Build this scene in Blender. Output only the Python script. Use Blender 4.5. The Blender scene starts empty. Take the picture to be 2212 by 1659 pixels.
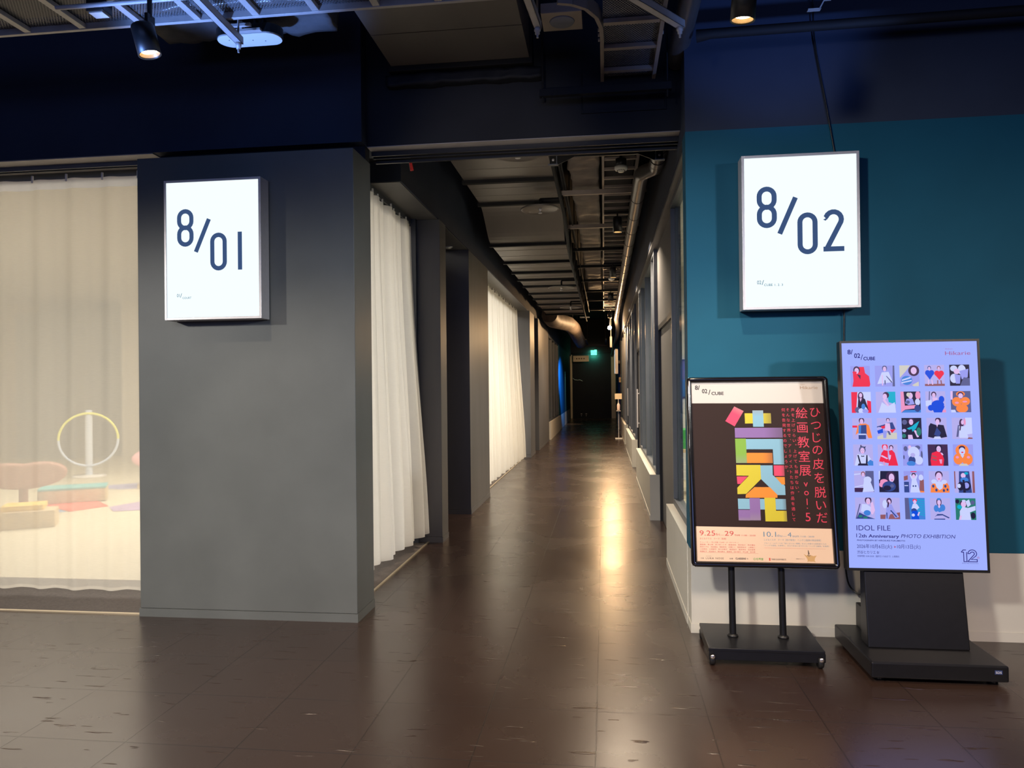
import bpy, bmesh, math, random
from mathutils import Vector, Matrix, noise, Euler
random.seed(7)
SC = bpy.context.scene
COL = SC.collection
PI = math.pi

# ------------------------------------------------------------------ camera
def camera():
    yaw, pitch, roll = 0.123924, 0.004967, -0.010495
    f = Vector((-math.sin(yaw)*math.cos(pitch), math.cos(yaw)*math.cos(pitch), math.sin(pitch)))
    r0 = Vector((math.cos(yaw), math.sin(yaw), 0)); u0 = r0.cross(f)
    r = math.cos(roll)*r0 + math.sin(roll)*u0
    u = -math.sin(roll)*r0 + math.cos(roll)*u0
    cd = bpy.data.cameras.new('camera'); co = bpy.data.objects.new('camera', cd); COL.objects.link(co)
    m = Matrix((r, u, -f)).transposed().to_4x4(); m.translation = (0, 0, 1.5)
    co.matrix_world = m
    cd.sensor_fit = 'HORIZONTAL'; cd.sensor_width = 36.0; cd.lens = 36.0*1597/2212
    cd.clip_start = .05; cd.clip_end = 200
    SC.camera = co
camera()

# ------------------------------------------------------------------ world, light, exposure
vs = SC.view_settings
SC.display_settings.display_device = 'sRGB'
vs.view_transform = 'Standard'; vs.look = 'None'; vs.gamma = 1; vs.exposure = 0.0
vs.use_curve_mapping = False
W = bpy.data.worlds.new('world'); SC.world = W; W.use_nodes = True
bg = W.node_tree.nodes['Background']; bg.inputs[0].default_value = (.10, .16, .42, 1); bg.inputs[1].default_value = .12

def aim(o, loc, tgt):
    o.location = loc
    o.rotation_euler = (Vector(tgt)-Vector(loc)).to_track_quat('-Z', 'Y').to_euler()
def spot(name, loc, tgt, watts, deg, color, blend=1.0, radius=.05):
    l = bpy.data.lights.new(name, 'SPOT'); l.energy = watts; l.spot_size = math.radians(deg); l.spot_blend = blend
    l.color = color; l.shadow_soft_size = radius
    o = bpy.data.objects.new(name, l); COL.objects.link(o); aim(o, loc, tgt); return o
def area(name, loc, tgt, watts, sx, sy, color, spread=180):
    l = bpy.data.lights.new(name, 'AREA'); l.shape = 'RECTANGLE'; l.size = sx; l.size_y = sy; l.energy = watts
    l.color = color; l.spread = math.radians(spread)
    o = bpy.data.objects.new(name, l); COL.objects.link(o); aim(o, loc, tgt); return o
WARM = (1.0, .74, .46); SOFT = (1.0, .84, .68); NEUT = (1.0, .95, .86); BLUE = (.18, .36, 1.0)
# lobby ceiling spots behind the photographer, then two added fill lights
spot('lobby_spot_light', (-5.6, .6, 3.0), (-2.5, 4.6, .0), 640, 60, NEUT, 1.0, .10)
spot('lobby_spot_light', (-2.0, -1.2, 3.2), (-2.2, 4.6, -.6), 520, 60, NEUT, 1.0, .25)
spot('lobby_spot_light', (-1.6, .2, 3.2), (1.7, 4.6, .7), 700, 62, NEUT, 1.0, .15)
spot('lobby_spot_light', (3.6, .4, 3.1), (2.2, 4.6, .2), 260, 66, SOFT, 1.0, .15)
spot('lobby_spot_light', (.2, .6, 3.2), (.2, 2.0, 0), 330, 110, (1, .74, .55), 1.0, .25)
spot('lobby_spot_light', (-3.2, .6, 3.2), (-3.2, 2.0, 0), 330, 110, (1, .74, .55), 1.0, .25)
spot('lobby_spot_light', (3.2, .6, 3.2), (2.8, 2.0, 0), 240, 110, (1, .74, .60), 1.0, .25)
spot('lobby_spot_light', (4.6, .8, 3.0), (-1.6, 5.5, 1.3), 1100, 30, (.92, .96, 1.0), 1.0, .15)  # added spot from the right, brightens the pillar return and column faces
spot('duct_fill_light', (-.5, -1.0, .9), (-.75, 6.6, 3.5), 420, 15, (1, .88, .76), .8, .15)  # added low spot, stands in for floor bounce on the corridor duct
# blue uplights in the lobby, thrown at the ceiling services
spot('blue_uplight', (-3.1, 3.0, 1.0), (-2.08, 3.78, 3.6), 900, 26, BLUE, .6, .1)
spot('blue_uplight', (2.3, 2.2, 1.3), (1.0, 4.3, 3.66), 320, 26, BLUE, .8, .1)
spot('blue_uplight', (1.6, -1.0, 2.6), (2.6, 4.6, 4.3), 22, 40, BLUE, .9, .2)
# added cool area light standing in for the lobby's ambient, behind the photographer
area('lobby_ambient_fill', (-.5, -6.5, 3.0), (-.5, 4.6, 2.6), 130, 9.0, 2.0, (.26, .40, 1.0))
# room 8/01 behind the curtains
area('court_light', (-4.6, 8.6, 3.45), (-4.6, 8.6, 0), 285, 3.2, 5.0, (1, .93, .80))
area('court_light', (-4.0, 13.0, 3.45), (-4.0, 13.0, 0), 205, 2.4, 4.0, (1, .94, .83))
area('court_light', (-8.6, 9.5, 3.45), (-8.6, 9.5, 0), 110, 3.0, 4.0, (1, .92, .78))
# room 8/02 behind the glass
area('cube_light', (2.2, 8.6, 3.0), (2.2, 8.6, 0), 140, 2.0, 3.5, (1, .95, .88))
# far end of the corridor
spot('corridor_blue_light', (-.45, 24.8, 2.5), (-1.6, 26.5, 1.7), 1300, 50, (.10, .35, 1.0), .8, .05)
spot('corridor_white_light', (-1.2, 29.6, 2.9), (-1.6, 29.9, .2), 200, 34, (1, .85, .6), .5, .03)
spot('corridor_end_light', (-.4, 33.2, 3.4), (-.6, 35.4, 1.2), 40, 120, WARM, 1.0, .1)

# ------------------------------------------------------------------ materials
def pmat(name, color, rough=.5, metal=0, spec=.5, var=.0, vscale=6, bump=0, bscale=40, coat=0, tint=None, stretch=None):
    m = bpy.data.materials.new(name); m.use_nodes = True
    nt = m.node_tree; N = nt.nodes; L = nt.links; b = N['Principled BSDF']
    b.inputs['Base Color'].default_value = (*color, 1); b.inputs['Roughness'].default_value = rough
    b.inputs['Metallic'].default_value = metal; b.inputs['Specular IOR Level'].default_value = spec
    b.inputs['Coat Weight'].default_value = coat
    tc = N.new('ShaderNodeTexCoord'); src = tc.outputs['Object']
    if stretch:
        mp = N.new('ShaderNodeMapping'); mp.inputs['Scale'].default_value = stretch; L.new(src, mp.inputs[0]); src = mp.outputs[0]
    if var:
        n = N.new('ShaderNodeTexNoise'); n.inputs['Scale'].default_value = vscale; n.inputs['Detail'].default_value = 6
        L.new(src, n.inputs['Vector'])
        r = N.new('ShaderNodeValToRGB'); r.color_ramp.elements[0].position = .3; r.color_ramp.elements[1].position = .7
        a = color; c2 = tint or tuple(min(1, c*(1+var)) for c in color)
        r.color_ramp.elements[0].color = (*[c*(1-var) for c in a], 1); r.color_ramp.elements[1].color = (*c2, 1)
        L.new(n.outputs['Fac'], r.inputs[0]); L.new(r.outputs[0], b.inputs['Base Color'])
    if bump:
        n2 = N.new('ShaderNodeTexNoise'); n2.inputs['Scale'].default_value = bscale; n2.inputs['Detail'].default_value = 4
        L.new(src, n2.inputs['Vector'])
        bp = N.new('ShaderNodeBump'); bp.inputs['Strength'].default_value = bump; bp.inputs['Distance'].default_value = .01
        L.new(n2.outputs['Fac'], bp.inputs['Height']); L.new(bp.outputs[0], b.inputs['Normal'])
    return m
def emat(name, color, strength):
    m = bpy.data.materials.new(name); m.use_nodes = True
    nt = m.node_tree; nt.nodes.clear()
    e = nt.nodes.new('ShaderNodeEmission'); e.inputs[0].default_value = (*color, 1); e.inputs[1].default_value = strength
    o = nt.nodes.new('ShaderNodeOutputMaterial'); nt.links.new(e.outputs[0], o.inputs[0]); return m
def vmat(name, emit):
    m = bpy.data.materials.new(name); m.use_nodes = True
    nt = m.node_tree; N = nt.nodes; b = N['Principled BSDF']
    a = N.new('ShaderNodeAttribute'); a.attribute_name = 'Col'
    if emit:
        b.inputs['Base Color'].default_value = (0, 0, 0, 1); b.inputs['Roughness'].default_value = .4; b.inputs['Specular IOR Level'].default_value = .2
        nt.links.new(a.outputs['Color'], b.inputs['Emission Color']); b.inputs['Emission Strength'].default_value = emit
    else:
        nt.links.new(a.outputs['Color'], b.inputs['Base Color']); b.inputs['Roughness'].default_value = .6
    return m
def cloth(name, color, transp, transl, scale=900):
    m = bpy.data.materials.new(name); m.use_nodes = True
    nt = m.node_tree; N = nt.nodes; L = nt.links; N.clear()
    out = N.new('ShaderNodeOutputMaterial')
    d = N.new('ShaderNodeBsdfDiffuse'); t = N.new('ShaderNodeBsdfTranslucent'); tr = N.new('ShaderNodeBsdfTransparent')
    tc = N.new('ShaderNodeTexCoord'); n = N.new('ShaderNodeTexNoise'); n.inputs['Scale'].default_value = 25
    mp = N.new('ShaderNodeMapping'); mp.inputs['Scale'].default_value = (1, 1, 12)
    L.new(tc.outputs['Object'], mp.inputs[0]); L.new(mp.outputs[0], n.inputs['Vector'])
    r = N.new('ShaderNodeValToRGB'); r.color_ramp.elements[0].color = (*[c*.92 for c in color], 1); r.color_ramp.elements[1].color = (*color, 1)
    L.new(n.outputs['Fac'], r.inputs[0]); L.new(r.outputs[0], d.inputs[0]); L.new(r.outputs[0], t.inputs[0])
    a = N.new('ShaderNodeMixShader'); a.inputs[0].default_value = transl; L.new(d.outputs[0], a.inputs[1]); L.new(t.outputs[0], a.inputs[2])
    b = N.new('ShaderNodeMixShader'); b.inputs[0].default_value = transp; L.new(a.outputs[0], b.inputs[1]); L.new(tr.outputs[0], b.inputs[2])
    L.new(b.outputs[0], out.inputs[0]); return m
def mesh_mat(name, color, pitch):
    m = bpy.data.materials.new(name); m.use_nodes = True
    nt = m.node_tree; N = nt.nodes; L = nt.links; N.clear()
    out = N.new('ShaderNodeOutputMaterial'); p = N.new('ShaderNodeBsdfPrincipled'); tr = N.new('ShaderNodeBsdfTransparent')
    p.inputs['Base Color'].default_value = (*color, 1); p.inputs['Roughness'].default_value = .45; p.inputs['Metallic'].default_value = .3
    tc = N.new('ShaderNodeTexCoord'); mx = None
    for ang in (.6, -.6):
        mp = N.new('ShaderNodeMapping'); mp.inputs['Rotation'].default_value = (0, 0, ang)
        L.new(tc.outputs['Object'], mp.inputs[0])
        w = N.new('ShaderNodeTexWave'); w.inputs['Scale'].default_value = PI/pitch/10; w.inputs['Distortion'].default_value = 0
        L.new(mp.outputs[0], w.inputs['Vector'])
        g = N.new('ShaderNodeMath'); g.operation = 'GREATER_THAN'; g.inputs[1].default_value = .80; L.new(w.outputs['Fac'], g.inputs[0])
        if mx is None: mx = g
        else:
            k = N.new('ShaderNodeMath'); k.operation = 'MAXIMUM'; L.new(mx.outputs[0], k.inputs[0]); L.new(g.outputs[0], k.inputs[1]); mx = k
    s = N.new('ShaderNodeMixShader'); L.new(mx.outputs[0], s.inputs[0]); L.new(tr.outputs[0], s.inputs[1]); L.new(p.outputs[0], s.inputs[2])
    L.new(s.outputs[0], out.inputs[0]); return m
def floor_mat():
    m = bpy.data.materials.new('brown_vinyl_tile'); m.use_nodes = True
    nt = m.node_tree; N = nt.nodes; L = nt.links; b = N['Principled BSDF']
    tc = N.new('ShaderNodeTexCoord')
    br = N.new('ShaderNodeTexBrick'); br.offset = 0; br.inputs['Scale'].default_value = 1
    br.inputs['Brick Width'].default_value = .5; br.inputs['Row Height'].default_value = .5
    br.inputs['Mortar Size'].default_value = .0026; br.inputs['Mortar Smooth'].default_value = .3
    br.inputs['Color1'].default_value = (.036, .0205, .0155, 1); br.inputs['Color2'].default_value = (.040, .0225, .017, 1); br.inputs['Mortar'].default_value = (.020, .013, .010, 1)
    mp = N.new('ShaderNodeMapping'); mp.inputs['Location'].default_value = (.05, .06, 0)
    L.new(tc.outputs['Object'], mp.inputs[0]); L.new(mp.outputs[0], br.inputs['Vector'])
    big = N.new('ShaderNodeTexNoise'); big.inputs['Scale'].default_value = 1.3; big.inputs['Detail'].default_value = 7; L.new(tc.outputs['Object'], big.inputs['Vector'])
    mixc = N.new('ShaderNodeMixRGB'); mixc.blend_type = 'MULTIPLY'; mixc.inputs[0].default_value = .35
    L.new(br.outputs['Color'], mixc.inputs[1]); L.new(big.outputs['Fac'], mixc.inputs[2]); L.new(mixc.outputs[0], b.inputs['Base Color'])
    # scuffs: short pale scratches
    rr = N.new('ShaderNodeMapRange'); rr.inputs[1].default_value = .3; rr.inputs[2].default_value = .7; rr.inputs[3].default_value = .24; rr.inputs[4].default_value = .30
    L.new(big.outputs['Fac'], rr.inputs[0]); L.new(rr.outputs[0], b.inputs['Roughness'])
    b.inputs['Specular IOR Level'].default_value = .75
    fine = N.new('ShaderNodeTexNoise'); fine.inputs['Scale'].default_value = 220; fine.inputs['Detail'].default_value = 2; L.new(tc.outputs['Object'], fine.inputs['Vector'])
    wav = N.new('ShaderNodeTexNoise'); wav.inputs['Scale'].default_value = 5; wav.inputs['Detail'].default_value = 2; L.new(tc.outputs['Object'], wav.inputs['Vector'])
    b1 = N.new('ShaderNodeBump'); b1.inputs['Strength'].default_value = .02; b1.inputs['Distance'].default_value = .004; L.new(fine.outputs['Fac'], b1.inputs['Height'])
    b2 = N.new('ShaderNodeBump'); b2.inputs['Strength'].default_value = .03; b2.inputs['Distance'].default_value = .02; L.new(wav.outputs['Fac'], b2.inputs['Height']); L.new(b1.outputs[0], b2.inputs['Normal'])
    b3 = N.new('ShaderNodeBump'); b3.inputs['Strength'].default_value = .8; b3.inputs['Distance'].default_value = .004; b3.invert = True
    L.new(br.outputs['Fac'], b3.inputs['Height']); L.new(b2.outputs[0], b3.inputs['Normal'])
    # scuffs: short raised scratches and lifted tile edges
    ms = N.new('ShaderNodeMapping'); ms.inputs['Scale'].default_value = (4.2, 26, 1); L.new(tc.outputs['Object'], ms.inputs[0])
    sc = N.new('ShaderNodeTexNoise'); sc.inputs['Scale'].default_value = 1; sc.inputs['Detail'].default_value = 2; L.new(ms.outputs[0], sc.inputs['Vector'])
    sr = N.new('ShaderNodeMapRange'); sr.inputs[1].default_value = .66; sr.inputs[2].default_value = .72; L.new(sc.outputs['Fac'], sr.inputs[0])
    b4 = N.new('ShaderNodeBump'); b4.inputs['Strength'].default_value = .5; b4.inputs['Distance'].default_value = .006
    L.new(sr.outputs[0], b4.inputs['Height']); L.new(b3.outputs[0], b4.inputs['Normal']); L.new(b4.outputs[0], b.inputs['Normal'])
    return m
M = dict(
    floor=floor_mat(),
    carpet=pmat('dark_carpet', (.070, .055, .050), .8, var=.25, vscale=60, bump=.3, bscale=200),
    court=pmat('beige_floor', (.62, .55, .40), .6, var=.06),
    pillar=pmat('grey_painted_panel', (.112, .120, .117), .42, spec=.35, var=.10, vscale=2.2, bump=.03, bscale=120),
    upper=pmat('blue_black_paint', (.030, .040, .070), .7, spec=.25, var=.10, vscale=2),
    black=pmat('black_paint', (.011, .0125, .018), .65, spec=.3, var=.15, vscale=3),
    metal=pmat('dark_steel_panel', (.125, .123, .127), .48, metal=.2, spec=.5, var=.10, vscale=4, stretch=(1, 1, .2)),
    frame=pmat('dark_grey_aluminium', (.11, .12, .14), .42, metal=.35, spec=.5, var=.06),
    teal=pmat('teal_paint', (.009, .088, .148), .65, spec=.2, var=.05, vscale=3),
    base=pmat('off_white_panel', (.58, .555, .49), .5, spec=.4, var=.03, vscale=3),
    brass=pmat('brass_strip', (.55, .46, .33), .35, metal=.6),
    ceil=pmat('black_ceiling', (.012, .013, .017), .85, spec=.2, var=.2),
    duct=pmat('galvanised_duct_painted', (.19, .173, .160), .42, metal=.25, var=.08, vscale=3, stretch=(1, .2, 1)),
    flange=pmat('black_flange', (.012, .012, .014), .7, spec=.3),
    spiral=pmat('dark_spiral_pipe', (.13, .12, .115), .33, metal=.5, var=.15, vscale=8),
    wrap=pmat('wrapped_insulation', (.12, .095, .08), .62, metal=0, var=.35, vscale=5, bump=.5, bscale=9),
    wrapblue=pmat('wrapped_foil', (.16, .16, .165), .34, metal=.35, var=.3, vscale=6, bump=.5, bscale=10),
    galv=pmat('galvanised_steel', (.46, .44, .43), .42, metal=.1, var=.1, vscale=12),
    ladder=pmat('ladder_steel', (.27, .225, .20), .5, metal=.1, var=.1, vscale=10),
    blk=pmat('black_metal', (.012, .012, .013), .38, metal=.2, spec=.5),
    gloss=pmat('glossy_black_frame', (.006, .005, .006), .10, spec=.6, coat=.6),
    stand=pmat('satin_black_steel', (.0095, .0095, .0115), .34, metal=.3, spec=.5, var=.1, vscale=30),
    white=pmat('white_plastic', (.75, .73, .68), .4),
    cream=pmat('cream_panel', (.70, .58, .40), .5, var=.04),
    alu=pmat('brushed_aluminium', (.62, .60, .62), .38, metal=.35, var=.04, vscale=30),
    paper=pmat('poster_paper', (.50, .455, .42), .55, var=.01),
    paperb=pmat('poster_cream_paper', (.66, .47, .34), .55, var=.01),
    ink=pmat('poster_dark_brown', (.024, .012, .010), .5, spec=.15),
    red=pmat('red_plastic', (.55, .03, .02), .35),
    sheer=cloth('sheer_white_voile', (.93, .89, .80), .46, .55),
    voile=cloth('white_curtain_cloth', (.93, .91, .87), .05, .62),
    tape=cloth('curtain_heading_tape', (.95, .93, .88), .0, .40),
    soffit=pmat('grey_metal_soffit', (.30, .28, .285), .45, metal=.1, var=.06),
    mesh=mesh_mat('expanded_metal', (.16, .16, .17), .014),
    lamp=emat('warm_lamp_glow', (1, .74, .42), 26.0),
    lampw=emat('white_lamp_glow', (1, .86, .70), 60.0),
    signface=emat('sign_light_panel', (.84, .96, 1.0), 1.12),
    signink=emat('sign_lettering_film', (.045, .085, .20), 1.0),
    signtext=emat('sign_small_lettering_film', (.015, .12, .20), 1.0),
    screen=emat('screen_backlight', (.36, .44, 1.0), 1.0),
    screenink=emat('screen_dark_ink', (.035, .03, .22), 1.0),
    screenred=emat('screen_red_ink', (.40, .12, .30), 1.0),
    exitg=emat('exit_green', (.10, .95, .55), 3.0),
    vemit=vmat('screen_pictures', 1.0),
    vprint=vmat('printed_colours', 0),
    glass=None,
    wood=pmat('pale_plywood', (.60, .45, .26), .55, var=.15, vscale=6, stretch=(1, 6, 1)),
    brownwall=pmat('brown_wall', (.06, .035, .03), .6, var=.1),
)
def glass():
    m = bpy.data.materials.new('window_glass'); m.use_nodes = True
    nt = m.node_tree; N = nt.nodes; N.clear(); o = N.new('ShaderNodeOutputMaterial')
    g = N.new('ShaderNodeBsdfGlossy'); g.inputs['Roughness'].default_value = .02; t = N.new('ShaderNodeBsdfTransparent'); t.inputs[0].default_value = (.93, .96, .95, 1)
    lw = N.new('ShaderNodeLayerWeight'); p5 = N.new('ShaderNodeMath'); p5.operation = 'POWER'; p5.inputs[1].default_value = 5; nt.links.new(lw.outputs['Facing'], p5.inputs[0]); f = N.new('ShaderNodeMath'); f.operation = 'MULTIPLY_ADD'; f.inputs[1].default_value = .32; f.inputs[2].default_value = .03; nt.links.new(p5.outputs[0], f.inputs[0]); s = N.new('ShaderNodeMixShader')
    nt.links.new(f.outputs[0], s.inputs[0]); nt.links.new(t.outputs[0], s.inputs[1]); nt.links.new(g.outputs[0], s.inputs[2]); nt.links.new(s.outputs[0], o.inputs[0]); return m
M['glass'] = glass()
def solid(name, c, rough=.5): return pmat(name, c, rough, var=.04)

# ------------------------------------------------------------------ mesh builder
class MB:
    def __init__(s): s.v = []; s.f = []; s.sm = []; s.col = []
    def add(s, vs_, fs, smooth=False, color=None):
        o = len(s.v); s.v += [tuple(v) for v in vs_]
        for f in fs: s.f.append([i+o for i in f]); s.sm.append(smooth); s.col.append(color)
        return s
    def box(s, x0, x1, y0, y1, z0, z1):
        v = [(x, y, z) for x in (x0, x1) for y in (y0, y1) for z in (z0, z1)]
        return s.add(v, [(0, 1, 3, 2), (4, 6, 7, 5), (0, 4, 5, 1), (2, 3, 7, 6), (0, 2, 6, 4), (1, 5, 7, 3)])
    def tube(s, pts, r, n=10, caps=True):
        pts = [Vector(p) for p in pts]; rs = r if isinstance(r, (list, tuple)) else [r]*len(pts)
        rings = []; prev = None
        for i, p in enumerate(pts):
            t = (pts[min(i+1, len(pts)-1)]-pts[max(i-1, 0)]).normalized()
            if prev is None:
                a = Vector((0, 0, 1)) if abs(t.z) < .9 else Vector((1, 0, 0))
                u = t.cross(a).normalized()
            else:
                u = (prev-t*prev.dot(t)).normalized()
            prev = u; w = t.cross(u)
            rings.append([p+(u*math.cos(2*PI*k/n)+w*math.sin(2*PI*k/n))*rs[i] for k in range(n)])
        vv = [v for ring in rings for v in ring]; ff = []
        for i in range(len(pts)-1):
            for k in range(n):
                ff.append((i*n+k, i*n+(k+1) % n, (i+1)*n+(k+1) % n, (i+1)*n+k))
        s.add(vv, ff, True)
        if caps:
            s.add(rings[0], [tuple(range(n-1, -1, -1))]); s.add(rings[-1], [tuple(range(n))])
        return s
    def lathe(s, prof, c=(0, 0, 0), n=24, axis='Z'):
        vv = []; ff = []
        for (r, h) in prof:
            for k in range(n):
                a = 2*PI*k/n; x, y = r*math.cos(a), r*math.sin(a)
                vv.append({'Z': (c[0]+x, c[1]+y, c[2]+h), 'Y': (c[0]+x, c[1]+h, c[2]+y), 'X': (c[0]+h, c[1]+x, c[2]+y)}[axis])
        for i in range(len(prof)-1):
            for k in range(n): ff.append((i*n+k, i*n+(k+1) % n, (i+1)*n+(k+1) % n, (i+1)*n+k))
        return s.add(vv, ff, True)
    def disc(s, c, r, n=24, axis='Z', ry=None, color=None):
        ry = ry or r; vv = []
        for k in range(n):
            a = 2*PI*k/n; x, y = r*math.cos(a), ry*math.sin(a)
            vv.append({'Z': (c[0]+x, c[1]+y, c[2]), 'Y': (c[0]+x, c[1], c[2]+y), 'X': (c[0], c[1]+x, c[2]+y)}[axis])
        return s.add(vv, [tuple(range(n))], color=color)
    def prism(s, poly, h0, h1, plane='XY'):
        n = len(poly)
        f = {'XY': lambda p, h: (p[0], p[1], h), 'XZ': lambda p, h: (p[0], h, p[1]), 'YZ': lambda p, h: (h, p[0], p[1])}[plane]
        return s.add([f(p, h0) for p in poly]+[f(p, h1) for p in poly],
                     [tuple(range(n-1, -1, -1)), tuple(range(n, 2*n))]+[(i, (i+1) % n, n+(i+1) % n, n+i) for i in range(n)])
    def flat(s, poly, y, color=None, eps=0):
        return s.add([(p[0], y, p[1]) for p in poly], [tuple(range(len(poly)))], color=color)
    def ribbon(s, pts, w, y, closed=False):
        P = [Vector((p[0], p[1])) for p in pts]; n = len(P); L_ = []; R_ = []
        for i in range(n):
            if closed: a, b = P[i-1], P[(i+1) % n]
            else: a, b = P[max(i-1, 0)], P[min(i+1, n-1)]
            d0 = (P[i]-a); d1 = (b-P[i])
            if d0.length < 1e-9: d0 = d1
            if d1.length < 1e-9: d1 = d0
            d0.normalize(); d1.normalize()
            n0 = Vector((-d0.y, d0.x)); n1 = Vector((-d1.y, d1.x)); m = (n0+n1)
            m = m/max(m.dot(n0), .35)
            L_.append(P[i]+m*w/2); R_.append(P[i]-m*w/2)
        vv = [(p.x, y, p.y) for p in L_]+[(p.x, y, p.y) for p in R_]
        ff = [(i, (i+1) % n, n+(i+1) % n, n+i) for i in range(n if closed else n-1)]
        return s.add(vv, ff)
    def build(s, name, mat, parent=None, bevel=0, norm=True, smooth_angle=None):
        me = bpy.data.meshes.new(name); me.from_pydata(s.v, [], s.f)
        if any(s.sm):
            me.polygons.foreach_set('use_smooth', s.sm)
        if any(c is not None for c in s.col):
            at = me.color_attributes.new('Col', 'FLOAT_COLOR', 'CORNER')
            for p, c in zip(me.polygons, s.col):
                for k, li in enumerate(p.loop_indices):
                    cc = c[k] if c and isinstance(c[0], (tuple, list)) else (c or (1, 1, 1))
                    at.data[li].color = (*cc[:3], 1)
        if norm:
            bm = bmesh.new(); bm.from_mesh(me); bmesh.ops.recalc_face_normals(bm, faces=bm.faces); bm.to_mesh(me); bm.free()
        me.materials.append(mat)
        o = bpy.data.objects.new(name, me); COL.objects.link(o)
        if parent: o.parent = parent
        if bevel:
            b = o.modifiers.new('bevel', 'BEVEL'); b.width = bevel; b.segments = 3; b.limit_method = 'ANGLE'; b.angle_limit = math.radians(40)
        return o
def tag(o, label=None, cat=None, group=None, kind=None):
    if label: o['label'] = label
    if cat: o['category'] = cat
    if group: o['group'] = group
    if kind: o['kind'] = kind
    return o
def empty(name, loc, label, cat, group=None, rot=(0, 0, 0)):
    o = bpy.data.objects.new(name, None); COL.objects.link(o); o.location = loc; o.rotation_euler = rot; o.empty_display_size = .1
    return tag(o, label, cat, group)
def struct(name, mb, mat, label=None, bevel=0):
    return tag(mb.build(name, mat, None, bevel), label, None, None, 'structure')
def copy_tree(o, parent=None):
    c = o.copy(); COL.objects.link(c)
    if parent: c.parent = parent
    for ch in list(o.children): copy_tree(ch, c)
    return c
def text(body, u, v, h, mat, parent, y=-.001, width=None, align='LEFT', name='lettering', shear=0, space=1.0, label=None, vspan=None, bold=0):
    """flat lettering on the local XZ plane facing -Y; h = cap height, (u, v) = baseline start"""
    cu = bpy.data.curves.new('txt', 'FONT'); cu.body = body; cu.size = 1; cu.align_x = align; cu.shear = shear; cu.space_character = space
    cu.resolution_u = 3; cu.offset = bold
    to = bpy.data.objects.new('txt', cu); COL.objects.link(to); bpy.context.view_layer.update()
    me = bpy.data.meshes.new_from_object(to.evaluated_get(bpy.context.evaluated_depsgraph_get()))
    bpy.data.objects.remove(to); bpy.data.curves.remove(cu)
    xs = [q.co.x for q in me.vertices] or [0, 1]
    k = h/.73; sx = k
    if width: sx = width/(max(xs)-min(xs)); x0 = min(xs)
    else: x0 = 0
    for q in me.vertices: q.co = Vector((u+(q.co.x-x0)*sx, y, v+q.co.y*k))
    me.name = name; me.materials.append(mat)
    o = bpy.data.objects.new(name, me); COL.objects.link(o); o.parent = parent
    if label: o['label'] = label
    return o
def glyph_at(chars, mat, parent, y=-.001, label=None, name='lettering'):
    """chars: list of (character, centre_u, centre_v, size); one mesh for the whole column"""
    vv = []; ff = []
    for ch, cu_, cv, size in chars:
        cu = bpy.data.curves.new('txt', 'FONT'); cu.body = ch; cu.size = 1; cu.resolution_u = 3
        to = bpy.data.objects.new('txt', cu); COL.objects.link(to); bpy.context.view_layer.update()
        me = bpy.data.meshes.new_from_object(to.evaluated_get(bpy.context.evaluated_depsgraph_get()))
        bpy.data.objects.remove(to); bpy.data.curves.remove(cu)
        if len(me.vertices) == 0: continue
        xs = [q.co.x for q in me.vertices]; ys = [q.co.y for q in me.vertices]
        # full-width glyph box is 1 em; punctuation keeps its corner of the box
        mx = (min(xs)+max(xs))/2; my = (min(ys)+max(ys))/2
        if ch in '。、': mx -= .30; my -= .28
        if ch == 'ー':
            pts = [((q.co.y-my), -(q.co.x-mx)) for q in me.vertices]
        else:
            pts = [((q.co.x-mx), (q.co.y-my)) for q in me.vertices]
        o = len(vv); vv += [(cu_+a*size, y, cv+b*size) for a, b in pts]
        ff += [[i+o for i in p.vertices] for p in me.polygons]
        bpy.data.meshes.remove(me)
    mb = MB(); mb.add(vv, ff); o = mb.build(name, mat, parent, norm=False)
    if label: o['label'] = label
    return o
# ------------------------------------------------------------------ the setting
XL, XR = -1.59, .507          # the corridor's two wall planes
struct('floor', MB().box(-14, 8, -8, 36.2, -.12, 0), M['floor'], 'brown glossy vinyl tile floor of lobby and corridor')
m = MB().box(-14, -3.09, 4.64, 5.45, 0, .006).box(-2.9, -1.72, 4.95, 7.04, 0, .006).box(-2.4, -1.72, 10.12, 15.8, 0, .006)
struct('floor_2', m, M['carpet'], 'dark carpet strip under the curtains')
struct('floor_3', MB().box(-14, -2.4, 5.46, 16, 0, .004), M['court'], 'beige floor of the curtained room')
struct('floor_4', MB().box(.78, 5.9, 4.77, 12, 0, .004), M['court'])
struct('ceiling', MB().box(-14, 8, -8, 36.2, 4.7, 4.8), M['ceil'], 'black painted ceiling slab')
# left front: grey pillar, recessed upper wall
struct('wall_front_pillar', MB().box(-3.09, XL, 4.6, 4.95, .055, 3.06), M['pillar'], 'grey painted pillar panel that carries the smaller sign', .004)
struct('baseboard_front_pillar', MB().box(-3.095, -1.585, 4.595, 4.95, 0, .054), M['pillar'])
struct('wall_front_left', MB().box(-14, XL, 4.77, 5.13, 3.155, 4.7), M['upper'], 'blue black upper wall left of the corridor opening')
struct('wall_front_filler', MB().box(-3.085, -1.595, 4.86, 4.95, 3.06, 3.155), M['black'])
struct('wall_front_beam', MB().box(-1.589, .56, 4.88, 5.09, 3.155, 4.7), M['black'], 'black upper wall above the corridor opening')
struct('trim_1', MB().box(-1.588, .506, 4.881, 5.088, 3.150, 3.1545), M['soffit'], 'dull metal soffit of the shutter head over the opening')
struct('trim_2', MB().box(-1.588, .506, 4.975, 4.988, 3.118, 3.15).box(-1.588, .506, 5.02, 5.032, 3.112, 3.15).box(-1.588, .506, 5.07, 5.088, 3.095, 3.15), M['blk'], 'shutter guide rails over the opening')
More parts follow.
